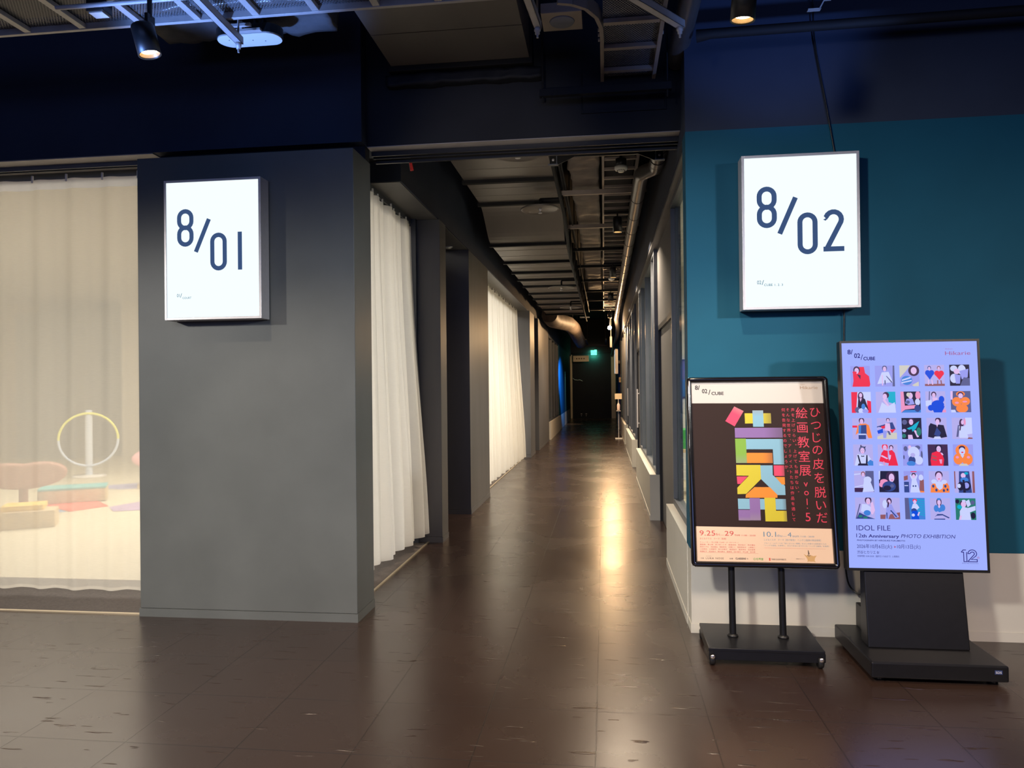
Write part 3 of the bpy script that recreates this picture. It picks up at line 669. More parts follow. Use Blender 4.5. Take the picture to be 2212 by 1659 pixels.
# ------------------------------------------------------------------ display stand with lit screen
Q = dict(R=(.85, .02, .07), B=(.0, .07, .72), N=(.03, .06, .26), K=(.012, .012, .05), S=(.74, .50, .86), L=(.31, .33, .86), W=(.58, .64, 1.0), O=(.95, .24, .06),
         T=(.0, .42, .62), G=(.10, .11, .28), H=(.05, .02, .08), P=(.82, .30, .55), D=(.28, .10, .13), E=(.02, .20, .17), V=(.45, .42, .85), C=(.05, .22, .70), Y=(.62, .60, .55))
# per picture: background, then shapes: e ellipse (cx, cy, rx, ry), p polygon, h head (cx, cy, size, hair colour)
PICS = [
 ('L', [('p', 'R', .08,.0,.20,.55,.10,.7,.20,.8,.45,.95,.70,.95,.75,.65,.95,.5,1,.1,.95,0), ('p', 'H', .33,.6,.5,.35,.52,.55), ('h', .32,.78,.17,'H'), ('p', 'R', .12,.72,.3,.74,.34,.35,.6,.25,.6,.08,.15,.1)]),
 ('L', [('p', 'G', .88,0,1,0,1,1,.92,1), ('h', .5,.85,.13,'G'), ('p', 'W', .35,.68,.7,.7,.9,.2,.1,.12), ('p', 'S', .34,.55,.4,.55,.4,.05,.34,.05), ('p', 'G', .55,.5,.6,.5,.88,.2,.82,.18), ('e', 'G', .5,.2,.03,.12)]),
 ('L', [('p', 'Y', 0,.4,0,1,.55,1,.3,.7), ('e', 'H', .72,.74,.28,.26), ('e', 'S', .72,.74,.15,.17), ('e', 'C', .35,.28,.28,.22), ('p', 'W', .1,.32,.55,.45,.55,.38,.1,.25), ('p', 'W', .08,.2,.6,.3,.6,.24,.08,.14), ('p', 'Y', .6,.05,.95,.22,.95,0,.7,0)]),
 ('V', [('p', 'D', 0,0,1,0,1,.1,0,.1), ('h', .25,.85,.09,'N'), ('h', .73,.84,.09,'D'), ('e', 'B', .16,.63,.13,.13), ('e', 'B', .36,.63,.13,.13), ('p', 'B', .03,.6,.49,.6,.26,.3), ('e', 'R', .63,.6,.14,.13), ('e', 'R', .84,.6,.14,.13), ('p', 'R', .49,.57,.98,.57,.74,.28), ('p', 'S', .17,.3,.22,.3,.2,.06,.15,.06), ('p', 'S', .33,.3,.38,.3,.42,.06,.36,.06), ('p', 'D', .62,.27,.68,.27,.67,.05,.62,.05), ('p', 'D', .78,.27,.84,.27,.87,.05,.81,.05)]),
 ('K', [('e', 'W', .22,.82,.18,.14), ('e', 'W', .62,.75,.2,.24), ('e', 'S', .36,.68,.15,.13), ('p', 'L', .5,.7,.95,.8,.9,.4,.6,.3), ('e', 'W', .22,.35,.2,.22), ('p', 'L', .3,.1,.5,.1,.55,.5,.25,.55), ('p', 'G', .5,0,1,0,1,.35,.7,.4)]),
 ('W', [('p', 'R', 0,0,.22,0,.32,1,0,1), ('p', 'R', .8,0,1,0,1,.55,.8,.6), ('p', 'K', .3,.15,.35,.65,.5,.8,.7,.65,.88,.1,.7,.3), ('e', 'H', .48,.78,.15,.22), ('e', 'S', .48,.84,.08,.11), ('p', 'S', .42,.7,.54,.7,.46,.52), ('e', 'G', .3,.14,.14,.14), ('e', 'W', .5,.1,.16,.12), ('e', 'C', .6,.3,.1,.14), ('e', 'L', .7,.08,.16,.1)]),
 ('V', [('p', 'T', .65,.5,1,.4,1,1,.55,1), ('e', 'H', .52,.84,.16,.15), ('e', 'S', .46,.77,.11,.14), ('p', 'S', .34,.62,.44,.66,.8,.15,.72,.1), ('p', 'W', .3,.5,.6,.3,.95,.5,1,0,.1,0)]),
 ('K', [('p', 'P', 0,0,0,1,.16,1,.2,.33,.75,.36,.75,.2,.2,.14), ('e', 'S', .5,.8,.12,.15), ('e', 'Y', .4,.85,.1,.1), ('p', 'L', .22,.45,.3,.66,.6,.66,.7,.4,.4,.36), ('e', 'G', .36,.5,.1,.08), ('e', 'P', .88,.82,.13,.2), ('e', 'W', .85,.5,.13,.16), ('p', 'C', .0,.0,1,0,1,.14,.2,.12), ('e', 'N', .83,.2,.15,.17)]),
 ('V', [('p', 'G', .15,.5,.2,.5,.24,1,.19,1), ('p', 'W', 0,.3,.3,.3,.3,.6,0,.55), ('h', .42,.83,.13,'H'), ('p', 'S', .34,.7,.6,.7,.55,.5,.38,.5), ('e', 'B', .6,.36,.32,.22), ('e', 'B', .25,.22,.15,.14), ('e', 'B', .8,.62,.14,.16), ('p', 'B', .3,.2,.95,.3,.8,0,.4,0), ('p', 'P', .8,0,1,0,1,.14,.85,.12)]),
 ('G', [('p', 'S', .0,.6,.1,.6,.12,1,0,1), ('e', 'O', .3,.5,.24,.22), ('e', 'O', .72,.52,.24,.2), ('e', 'O', .55,.18,.3,.2), ('e', 'O', .5,.86,.22,.13), ('e', 'H', .5,.83,.15,.13), ('e', 'S', .5,.78,.12,.12), ('e', 'P', .3,.45,.1,.05), ('e', 'P', .7,.5,.12,.04), ('p', 'W', 0,0,.25,0,.2,.12,0,.12)]),
 ('V', [('p', 'R', 0,.55,.25,.55,.25,.65,0,.65), ('p', 'O', .15,.2,.28,.66,.4,.74,.7,.74,.85,.66,1,.05,.8,.05,.7,.3,.3,.3), ('p', 'N', .3,.25,.32,.66,.72,.68,.72,.25), ('p', 'C', .3,.25,.32,.66,.45,.66,.42,.25), ('h', .48,.86,.14,'H'), ('p', 'W', .3,.2,.68,.2,.68,.26,.3,.26), ('p', 'N', .3,0,.68,0,.68,.2,.3,.2)]),
 ('V', [('p', 'N', 0,.55,.5,.75,.8,.8,.95,.45,.5,.5,0,.6), ('p', 'B', .0,.4,.3,.5,.3,.3,.05,.25), ('p', 'Y', 0,0,1,0,1,.3,.5,.3,0,.12), ('h', .57,.9,.09,'H'), ('p', 'S', .42,.75,.66,.75,.7,.35,.4,.35), ('p', 'R', .2,.6,.42,.65,.38,.5,.25,.5), ('p', 'R', .65,.45,.95,.48,.75,.28), ('p', 'L', .3,.4,.5,.4,.45,.05,.3,.05), ('p', 'G', .5,.4,.62,.38,.7,.2,.6,.2)]),
 ('K', [('e', 'G', .15,.8,.13,.12), ('e', 'V', .12,.4,.1,.08), ('h', .48,.82,.16,'H'), ('p', 'T', .25,.5,.5,.6,.8,.8,.9,.85,.72,.5,.55,.35), ('p', 'S', .3,.3,.5,.25,.55,0,.3,0), ('p', 'S', .6,.4,.7,.42,.85,.1,.75,.08), ('p', 'K', .25,.4,.5,.48,.55,.2,.3,.2), ('e', 'E', .85,.35,.12,.2), ('e', 'E', .1,.15,.1,.1)]),
 ('V', [('e', 'H', .58,.88,.15,.13), ('e', 'S', .55,.8,.1,.14), ('p', 'K', .05,.1,.1,.6,.2,.75,.5,.65,.6,.68,.85,.65,1,.1,.7,.05,.3,.05), ('p', 'S', .48,.7,.58,.7,.52,.55), ('p', 'N', .35,.2,.5,.55,.7,.3,.6,.1), ('p', 'W', .3,0,.72,0,.65,.12,.38,.12)]),
 ('V', [('p', 'W', .6,.2,1,.25,1,1,.68,1), ('e', 'P', .65,.8,.05,.16), ('e', 'H', .48,.72,.11,.22), ('e', 'S', .53,.78,.07,.11), ('p', 'G', .2,.1,.3,.65,.4,.65,.3,.1), ('p', 'W', .35,.6,.65,.6,.8,.05,.35,.05), ('p', 'D', .75,.0,1,0,1,.06,.8,.08), ('p', 'H', .42,.7,.36,.4,.42,.4,.48,.7)]),
 ('V', [('h', .47,.72,.17,'G'), ('p', 'K', .36,.9,.4,1,.45,.9), ('p', 'K', .55,.88,.66,.92,.6,.82), ('p', 'W', .05,0,.2,.55,.45,.52,.75,.5,.9,.3,.8,0), ('p', 'K', .2,0,.25,.1,.7,.1,.75,0), ('p', 'K', .2,.5,.27,.5,.38,.1,.3,.1), ('p', 'K', .66,.5,.72,.5,.72,.1,.62,.1), ('p', 'K', .4,.48,.55,.42,.55,.48,.4,.42), ('p', 'C', .7,.15,.85,.28,1,.2,1,0,.75,0)]),
 ('V', [('h', .36,.86,.15,'R'), ('h', .68,.84,.11,'H'), ('p', 'R', .18,.6,.3,.74,.5,.7,.5,.4,.6,.1,.05,.2), ('p', 'R', .55,.7,.72,.74,.85,.6,1,.0,.5,.0,.6,.35), ('p', 'S', .12,.45,.2,.5,.5,.35,.45,.3), ('p', 'S', .58,.5,.66,.5,.62,.3,.56,.3), ('p', 'W', .05,.1,.3,.02,.05,0), ('p', 'P', .25,.2,.3,.2,.35,.02,.28,.02)]),
 ('L', [('e', 'G', .15,.8,.1,.12), ('e', 'G', .75,.85,.14,.1), ('e', 'S', .36,.86,.08,.1), ('e', 'W', .55,.6,.3,.3), ('e', 'G', .95,.5,.05,.2), ('e', 'W', .8,.25,.2,.2), ('e', 'N', .45,.25,.18,.2), ('e', 'C', .4,.1,.22,.12), ('e', 'V', .5,.5,.12,.1), ('e', 'G', .05,.4,.04,.1)]),
 ('H', [('h', .55,.80,.17,'K'), ('p', 'R', .15,0,.12,.25,.2,.6,.45,.68,.7,.6,.8,.3,.75,0), ('p', 'D', .2,.5,.45,.42,.42,.38,.2,.44), ('p', 'D', .2,.34,.45,.28,.4,.22,.18,.28), ('p', 'S', .62,.62,.72,.6,.78,.5,.7,.5), ('p', 'P', .55,.3,.7,.3,.68,.1,.6,.1)]),
 ('L', [('e', 'O', .45,.72,.33,.28), ('e', 'O', .25,.32,.24,.26), ('e', 'O', .68,.32,.28,.28), ('e', 'H', .45,.82,.16,.12), ('e', 'W', .45,.68,.15,.18), ('e', 'R', .46,.63,.06,.03), ('p', 'W', .36,.5,.55,.5,.46,.36), ('p', 'Y', .25,0,.75,0,.65,.1,.35,.1), ('e', 'P', .2,.4,.08,.06), ('e', 'P', .75,.4,.08,.06)]),
 ('V', [('p', 'G', .55,.4,1,.0,1,1,.58,1), ('p', 'W', 0,.8,.5,.86,.5,.9,0,.86), ('h', .46,.84,.11,'D'), ('e', 'V', .3,.56,.28,.14), ('e', 'W', .68,.58,.2,.16), ('p', 'W', .5,.6,.8,.55,1,.05,.4,.0), ('p', 'H', 0,0,.4,0,.46,.2,0,.2), ('p', 'W', 0,.25,.5,.36,.5,.32,0,.2)]),
 ('K', [('e', 'H', .6,.72,.24,.26), ('e', 'S', .64,.68,.14,.2), ('e', 'P', .25,.5,.2,.12), ('e', 'P', .12,.36,.12,.12), ('e', 'N', .5,.28,.34,.24), ('e', 'K', .4,.2,.2,.12), ('e', 'G', .65,.3,.1,.08), ('p', 'W', 0,.6,.05,.6,.08,1,0,1), ('e', 'R', .66,.58,.04,.02)]),
 ('L', [('p', 'D', 0,.55,.2,.6,.2,.8,0,.75), ('p', 'N', 0,0,.25,0,.25,.5,0,.5), ('p', 'D', .75,.0,1,.0,1,.6,.8,.6), ('p', 'W', .3,.0,.4,.6,.3,.8,.5,.95,.7,.8,.62,.6,.8,0), ('e', 'H', .5,.82,.11,.1), ('e', 'S', .5,.76,.08,.1), ('p', 'R', .35,.95,.65,.95,.65,.99,.35,.99), ('e', 'N', .46,.3,.04,.04), ('e', 'N', .58,.3,.04,.04), ('p', 'O', .8,.0,1,0,1,.06,.8,.08), ('e', 'W', .86,.7,.12,.14), ('p', 'W', .02,.3,.2,.3,.2,.34,.02,.34)]),
 ('V', [('e', 'H', .5,.82,.19,.19), ('e', 'S', .5,.74,.15,.2), ('e', 'R', .5,.64,.04,.02), ('p', 'O', .05,0,.1,.35,.3,.5,.7,.5,.9,.45,1,.3,1,0), ('p', 'W', .3,.45,.5,.55,.7,.45,.66,.2,.5,.12,.36,.25), ('e', 'N', .2,.3,.06,.07), ('e', 'N', .35,.12,.06,.07), ('e', 'N', .8,.3,.06,.07), ('e', 'N', .72,.1,.06,.07), ('e', 'N', .9,.14,.05,.06), ('e', 'W', .25,.52,.14,.1), ('e', 'W', .75,.5,.14,.1)]),
 ('V', [('p', 'D', 0,.2,.06,.2,.06,1,0,1), ('p', 'D', .88,.0,1,0,1,1,.9,1), ('p', 'N', .2,.0,.25,1,.75,1,.85,0), ('e', 'S', .45,.8,.12,.12), ('e', 'C', .5,.6,.2,.12), ('e', 'K', .3,.3,.16,.2), ('e', 'K', .6,.32,.2,.22), ('e', 'L', .58,.34,.14,.14), ('e', 'W', .22,.32,.09,.1), ('p', 'K', .4,.6,.5,.6,.55,.0,.42,.0), ('e', 'T', .6,.9,.1,.06)]),
 ('V', [('p', 'G', 0,.0,.06,0,.28,.7,.22,.7), ('h', .67,.84,.17,'H'), ('p', 'W', .28,.35,.35,.7,.6,.68,.8,.55,.75,.2), ('p', 'S', .8,.75,.9,.8,1,.4,.88,.2,.78,.25), ('e', 'C', .6,.28,.18,.13), ('p', 'N', .05,0,.2,.3,.6,.12,1,.0), ('e', 'E', .25,.12,.1,.06), ('e', 'E', .5,.06,.12,.05)]),
 ('V', [('p', 'D', 0,0,1,0,1,.32,.85,.3,.5,.22,0,.2), ('e', 'W', .25,.7,.12,.2), ('e', 'H', .47,.84,.13,.15), ('e', 'S', .47,.80,.08,.11), ('p', 'L', .35,.7,.6,.68,.7,.45,.95,.1,.75,.05,.55,.35,.4,.0,.25,.0,.3,.35), ('p', 'N', .5,.4,.56,.42,.85,.12,.8,.08), ('p', 'N', .3,.3,.36,.3,.36,.02,.32,.02), ('p', 'H', .42,.85,.36,.55,.42,.55,.48,.75)]),
 ('C', [('p', 'G', .0,0,.25,0,.2,1,0,1)]+[('p', 'T', .5,.93-.09*k,1,.85-.10*k,1,.88-.10*k,.5,.97-.09*k) for k in range(8)]+[('e', 'R', .5,.88,.11,.08), ('e', 'S', .5,.81,.08,.1), ('p', 'W', .32,.5,.4,.72,.6,.72,.72,.55,.6,.45), ('e', 'N', .45,.4,.14,.12), ('p', 'B', .3,.0,.35,.4,.62,.4,.7,.0), ('p', 'S', .6,.2,.68,.35,.74,.34,.66,.15), ('e', 'W', .4,.2,.08,.07)]),
 ('V', [('e', 'H', .45,.82,.13,.2), ('e', 'S', .45,.8,.09,.13), ('e', 'C', .45,.95,.1,.05), ('e', 'C', .3,.52,.12,.16), ('e', 'C', .62,.55,.13,.16), ('p', 'C', .28,.45,.3,.65,.6,.65,.62,.4,.45,.34), ('e', 'S', .45,.62,.05,.08), ('p', 'N', .2,.12,.35,.26,.6,.26,.95,.1,.9,.06,.6,.2,.3,.18), ('p', 'N', .18,0,.72,0,.72,.05,.18,.04)]),
 ('E', [('e', 'T', .2,.6,.12,.1), ('e', 'K', .1,.85,.1,.1), ('e', 'K', .85,.2,.12,.15), ('e', 'G', .85,.8,.1,.1), ('e', 'H', .42,.76,.2,.16), ('e', 'S', .4,.72,.13,.14), ('p', 'W', .2,.4,.35,.62,.6,.55,.98,.65,.98,.45,.7,.35,.75,0,.2,0), ('p', 'W', .5,.85,.68,.95,.76,.7,.6,.58), ('p', 'S', .14,.0,.24,.0,.3,.2,.2,.2), ('e', 'W', .42,.88,.1,.05)]),
]
def picture(idx, u, v, w, h, parent):
    bgc, shapes = PICS[idx]
    m = MB(); y = -.0024
    m.flat([(u, v), (u+w, v), (u+w, v+h), (u, v+h)], y, Q[bgc]); k = 0
    def clampp(p): return (u+min(max(p[0], 0), 1)*w, v+min(max(p[1], 0), 1)*h)
    def ell(cx, cy, rx, ry, c, n=18):
        nonlocal k
        k += 1; m.flat([clampp((cx+rx*math.cos(2*PI*i/n), cy+ry*math.sin(2*PI*i/n))) for i in range(n)], y-.00003*k, c)
    for s in shapes:
        if s[0] == 'e': ell(*s[2:6], Q[s[1]])
        elif s[0] == 'p':
            k += 1; a = s[2:]; m.flat([clampp((a[i], a[i+1])) for i in range(0, len(a), 2)], y-.00003*k, Q[s[1]])
        else:
            _, cx, cy, r, hc = s
            ell(cx, cy+r*.18, r*1.0, r*1.02, Q[hc]); ell(cx, cy-r*.1, r*.66, r*.86, Q['S'])
            ell(cx-r*.28, cy, r*.09, r*.06, Q['H'], 8); ell(cx+r*.28, cy, r*.09, r*.06, Q['H'], 8); ell(cx, cy-r*.52, r*.16, r*.06, Q['R'], 8)
    return m.build('picture', M['vemit'], parent, norm=False)
def display_stand():
    e = empty('display_stand', (1.64, 4.22, 0), 'tall dark display stand with a lit portrait screen of thirty small photographs', 'display')
    b = MB().box(-.322, .322, -.305, .30, .022, .102).build('base', M['stand'], e, .008)
    for cx, cy in ((-.27, -.25), (.27, -.25), (-.27, .24), (.27, .24)):
        MB().lathe([(0, 0), (.024, 0), (.024, .024), (0, .024)], (cx, cy, 0), 16).build('foot', M['blk'], e)
    s = MB().box(.255, .29, -.3062, -.3052, .062, .082).build('label_plate', solid('navy_label', (.03, .05, .16)), e)
    text('SDS', .259, .0665, .011, M['white'], s, y=-.3066, width=.027)
    # sloping column, hollow sided: front plate wider than its back
    MB().add([(-.265, -.093, .102), (.242, -.093, .102), (.248, -.012, .491), (-.257, -.012, .491), (-.262, .03, .102), (.24, .03, .102), (.246, .06, .491), (-.255, .06, .491)],
             [(0, 1, 2, 3), (5, 4, 7, 6), (4, 0, 3, 7), (1, 5, 6, 2), (3, 2, 6, 7), (4, 5, 1, 0)]).build('column', M['stand'], e, .006)
    MB().box(-.205, .19, .06, .29, .102, .235).build('rear_box', M['blk'], e, .004)
    MB().box(-.13, .12, .062, .10, .235, .75).build('rear_mast', M['blk'], e)
    tilt = math.atan2(.085, 1.245)
    c = MB().box(0, .722, 0, .055, 0, 1.248).build('casing', M['blk'], e, .006); c.location = (1.293-1.64, -.022, .493); c.rotation_euler = (-tilt, 0, 0)
    p = MB().box(.012, .710, -.0015, -.0005, .014, 1.236).build('screen', M['screen'], c)
    MB().box(0, .011, -.004, 0, 0, 1.248).box(.711, .722, -.004, 0, 0, 1.248).box(.011, .711, -.004, 0, 0, .013).box(.011, .711, -.004, 0, 1.237, 1.248).build('bezel', M['blk'], c)
    ox, oy = .011, .0065
    for r in range(6):
        for q in range(5):
            picture(r*5+q, ox+.0424+.1278*q, oy+1.1023-.1435*r-.1145, .1015, .1145, p)
    K = M['screenink']; y = -.0025
    T = lambda body, u, v, h, wd, mat=K, **k: text(body, ox+u, oy+v, h, mat, p, y=y, width=wd, **k)
    T('8/', .0300, 1.1680, .026, .0285, bold=.02); T('02', .0645, 1.1470, .026, .032, bold=.02); T('/', .0985, 1.1360, .031, .012); T('CUBE', .1125, 1.1338, .0185, .0615, bold=.03)
    T('Hikarie', .5357, 1.1553, .0215, .1285, M['screenred']); T('Shibuya', .5369, 1.1870, .0048, .038, M['screenred'])
    T('IDOL FILE', .0453, .2085, .0285, .174)
    T('12', .0430, .1705, .022, .0270); T('th Anniversary', .0700, .1708, .0175, .1925, bold=.02)
    T('PHOTO EXHIBITION', .2715, .1715, .0205, .276, shear=.22)
    T('PHOTOGRAPH BY HIROSUKE FUKUMOTO', .0459, .1518, .0075, .246, bold=.02)
    T('2026年10月6日(火)', .0441, .1145, .0185, .180); T('10月13日(火)', .2502, .1155, .0185, .1185)
    m = MB(); m.flat([(ox+.235, oy+.1165), (ox+.246, oy+.1225), (ox+.235, oy+.1285)], y); m.build('arrow_mark', M['screenred'], p, norm=False)
    T('渋谷ヒカリエ 8/', .0440, .0850, .0140, .1140); T('営業時間 10:00-20:00（最終日 17:00まで）入場無料', .0450, .0668, .0085, .214)
    m = MB(); g = .0042
    m.ribbon([(ox+.5715, oy+.1005), (ox+.5815, oy+.1120), (ox+.596, oy+.1120)], g, y); m.ribbon([(ox+.5715, oy+.1005), (ox+.5835, oy+.1005), (ox+.5835, oy+.0510), (ox+.5985, oy+.0510), (ox+.5985, oy+.1010)], g, y)
    cx, cy = ox+.6265, oy+.0925
    out = [(cx+.0215*math.cos(a), cy+.0205*math.sin(a)) for a in [PI-.1-(PI+.45)*i/14 for i in range(15)]]
    m.ribbon([(cx-.0115, cy+.001)]+[(cx-.0215, cy+.001)]+out[1:]+[(cx-.006, oy+.0625), (cx+.0235, oy+.0625), (cx+.0235, oy+.0510), (cx-.024, oy+.0510)], g, y)
    inn = [(cx+.0105*math.cos(a), cy+.0095*math.sin(a)) for a in [PI-(PI+.4)*i/12 for i in range(13)]]
    m.ribbon(inn+[(cx-.024, oy+.0510)], g, y)
    m.build('anniversary_emblem', K, p, norm=False)
    T('th', .6490, .0675, .0130, .0125, M['screenred']); T('IDOL FILE Anniversary', .5740, .0405, .0048, .081)
    return e
display_stand()

# ------------------------------------------------------------------ spotlights
def track_spot(label, x, y, z, r, hgt, tilt=(0, 0, 0), watts=60, ang=80, color=(1, .80, .58), plate=.05, glow='lamp', top=None, tgt=None, group='ceiling spotlights'):
    """z = height of the lamp's mouth"""
    e = empty('spotlight', (x, y, z), label, 'spotlight', group)
    R3 = Euler(tilt).to_matrix()
    h = MB(); prof = [(r*.80, hgt*.45), (r*.88, .0), (r, -.002), (r, hgt*.94), (r*.94, hgt), (0, hgt)]
    h.lathe(prof, (0, 0, 0), 28); o = h.build('housing', M['blk'], e); o.rotation_euler = tilt
    g = MB().lathe([(r*.86, .003), (r*.66, hgt*.12)], (0, 0, 0), 28).build('reflector', M['reflector'], o)
    MB().disc((0, 0, hgt*.12), r*.67, 24).build('bulb', M[glow], o)
    top = top or z+hgt+.35
    MB().box(-r*.16, r*.16, -r*.55, r*.55, hgt, hgt+.05).tube([(0, 0, hgt+.04), (0, 0, top-z)], r*.22, 8).box(-plate, plate, -.018, .018, top-z, top-z+.03).build('bracket', M['blk'], e)
    l = bpy.data.lights.new('lamp', 'SPOT'); l.energy = watts; l.spot_size = math.radians(ang); l.spot_blend = .7; l.color = color; l.shadow_soft_size = r*.5
    lo = bpy.data.objects.new('lamp', l); COL.objects.link(lo); lo.parent = e; lo.location = R3 @ Vector((0, 0, -.01))
    d = R3 @ Vector((0, 0, -1)); lo.rotation_euler = d.to_track_quat('-Z', 'Y').to_euler()
    return e
M['reflector'] = pmat('warm_reflector', (.75, .55, .33), .25, metal=.7)
track_spot('black cylinder ceiling spotlight in front of the left cable tray', -2.21, 3.40, 3.165, .0545, .145, (.10, -.22, 0), 90, 95, top=3.52)
track_spot('black cylinder ceiling spotlight over the teal wall at right', .632, 3.40, 3.130, .0545, .16, (.12, .06, 0), 160, 95, top=4.67)
for lab, (x, y, z, wt) in zip(('nearest corridor spotlight under the ladder rack', 'second corridor spotlight from the entrance', 'third corridor spotlight from the entrance', 'farthest corridor spotlight under the ladder rack'),
        ((.171, 8.5, 3.258, 150), (.16, 12.0, 3.255, 170), (.155, 15.3, 3.25, 170), (.165, 18.8, 3.235, 170))):
    track_spot(lab, x, y, z, .052, .17, (.0, 0, 0), wt*2.3, 140, top=3.465, plate=.15)

# ------------------------------------------------------------------ corridor ceiling services
def crinkle(x0, x1, y0, y1, z0, z1, nx, ny, nz, amp, sc):
    """closed box skin pushed in and out like wrapped insulation"""
    bm = bmesh.new()
    def face(fx, a, b):
        vv = [[bm.verts.new(fx(i/a, j/b)) for i in range(a+1)] for j in range(b+1)]
        for j in range(b):
            for i in range(a): bm.faces.new((vv[j][i], vv[j][i+1], vv[j+1][i+1], vv[j+1][i]))
    L_ = lambda a, b, t: a+(b-a)*t
    face(lambda s, t: (L_(x0, x1, s), L_(y0, y1, t), z0), nx, ny); face(lambda s, t: (L_(x0, x1, s), L_(y0, y1, t), z1), nx, ny)
    face(lambda s, t: (x0, L_(y0, y1, s), L_(z0, z1, t)), ny, nz); face(lambda s, t: (x1, L_(y0, y1, s), L_(z0, z1, t)), ny, nz)
    face(lambda s, t: (L_(x0, x1, s), y0, L_(z0, z1, t)), nx, nz); face(lambda s, t: (L_(x0, x1, s), y1, L_(z0, z1, t)), nx, nz)
    bmesh.ops.remove_doubles(bm, verts=bm.verts, dist=1e-5)
    for v in bm.verts:
        n = noise.noise_vector(v.co*sc)+.5*noise.noise_vector(v.co*sc*2.7)
        q = abs(math.sin(v.co.y*PI/.33))**.35
        v.co += n*amp+Vector((0, 0, (1-q)*amp*.9 if v.co.z < (z0+z1)/2 else 0))
    m = MB(); m.v = [tuple(v.co) for v in bm.verts]; bm.verts.index_update(); m.f = [[v.index for v in f.verts] for f in bm.faces]; m.sm = [True]*len(m.f); m.col = [None]*len(m.f); bm.free()
    return m
# rectangular duct: from the lobby through the beam, then an S bend down
dt = empty('air_duct', (-.92, 4.0, 3.6), 'long flat dark air duct along the corridor ceiling', 'duct')
def seg(prof_y, name='duct_section'):
    """prof_y: list of (y, bottom z); duct 0.92 wide"""
    m = MB(); x0, x1, h = -1.385+.92, -.46+.92, .42
    n = len(prof_y); vv = []
    for y, z in prof_y: vv += [(x0, y-4.0, z-3.6), (x1, y-4.0, z-3.6), (x1, y-4.0, z+h-3.6), (x0, y-4.0, z+h-3.6)]
    ff = []
    for i in range(n-1):
        for k in range(4): ff.append((i*4+k, i*4+(k+1) % 4, (i+1)*4+(k+1) % 4, (i+1)*4+k))
    ff += [(0, 1, 2, 3), ((n-1)*4+3, (n-1)*4+2, (n-1)*4+1, (n-1)*4)]
    m.add(vv, ff)
    # pressed seams
    for y0, z0, y1, z1 in [(a[0], a[1], b[0], b[1]) for a, b in zip(prof_y, prof_y[1:]) if b[0]-a[0] > .5]:
        for t in (.33, .66):
            yy = y0+(y1-y0)*t; zz = z0+(z1-z0)*t
            m.box(x0, x1, yy-.004-4.0, yy+.004-4.0, zz-.003-3.6, zz-3.6)
    o = m.build(name, M['duct'], dt); return o
def flange(y, z, over=.02):
    m = MB(); x0, x1 = -1.385+.92-over, -.46+.92+over
    m.box(x0, x1, y-.03-4.0, y+.03-4.0, z-.035-3.6, z-3.6).box(x0, x0+over, y-.03-4, y+.03-4, z-3.6, z+.42-3.6).box(x1-over, x1, y-.03-4, y+.03-4, z-3.6, z+.42-3.6)
    m.build('flange', M['flange'], dt, .003)
seg([(2.6, 3.65), (3.45, 3.65)]); flange(3.46, 3.65); seg([(3.47, 3.65), (4.80, 3.65)]); flange(4.81, 3.65)
seg([(5.10, 3.60), (6.30, 3.60)]); flange(6.0, 3.60)
seg([(6.31, 3.60), (7.36, 3.60)]); flange(7.376, 3.60); seg([(7.39, 3.60), (8.29, 3.60)]); flange(8.30, 3.60)
S = [(8.32+.80*k/12, 3.60-.31*(3*(k/12)**2-2*(k/12)**3)) for k in range(13)]
seg(S); flange(9.13, 3.29)
ys = [9.14, 10.42, 11.36, 12.14, 12.94, 13.95, 14.82, 15.79, 16.9, 18.0]
for a, b in zip(ys, ys[1:]): seg([(a, 3.29), (b, 3.29)]); flange(b, 3.29)
# hanger bars under the duct
def bolt_rod(m, x, y, z0, z1, r=.006):
    m.tube([(x, y, z0), (x, y, z1)], r, 8)
def sprinkler(x, y, z, r, label):
    e = empty('sprinkler_disc', (x, y, z), label, 'sprinkler', 'sprinkler discs under the duct')
    MB().lathe([(0, .012), (r*.9, .012), (r, .0), (r*.96, -.012), (r*.88, .0), (0, .004)], (0, 0, 0), 40).build('disc', M['duct'], e)
    MB().lathe([(0, .0), (.018, .0), (.018, -.015), (.010, -.018), (.010, -.04), (.022, -.044), (.022, -.05), (0, -.05)], (0, 0, .004), 16).build('sprinkler_head', M['alu'], e)
    MB().tube([(0, 0, .012), (0, 0, .10), (.0, .06, .12), (r*1.2, .06, .12)], .013, 8).build('feed_pipe', M['flange'], e)
for (x, y, z, lab) in ((-.673, 5.94, 3.402, 'round sprinkler disc just inside the corridor opening'), (-.66, 7.89, 3.41, 'round sprinkler disc before the bend of the duct'), (-.644, 11.56, 3.054, 'round sprinkler disc after the bend of the duct'), (-.622, 14.3, 3.038, 'farthest round sprinkler disc under the duct')):
    sprinkler(x, y, z, .21, lab)
tag(MB().tube([(-.42, 5.2, 3.42), (-.42, 8.2, 3.42), (-.40, 9.2, 3.10), (-.40, 17.8, 3.08)], .018, 10).build('sprinkler_pipe', M['flange']), 'thin dark sprinkler pipe beside the flat duct', 'pipe')
tag(MB().tube([(-.36, 6.0, 3.50), (-.36, 19, 3.42)], .009, 8).build('conduit', M['flange']), 'narrow conduit between the duct and the wrapped insulation', 'conduit')
tag(crinkle(-.30, -.03, 5.12, 15.8, 3.52, 3.85, 8, 200, 6, .016, 5.0).build('insulated_duct', M['wrap'], None, norm=True), 'crinkled wrapped insulation duct beside the ladder rack', 'duct')
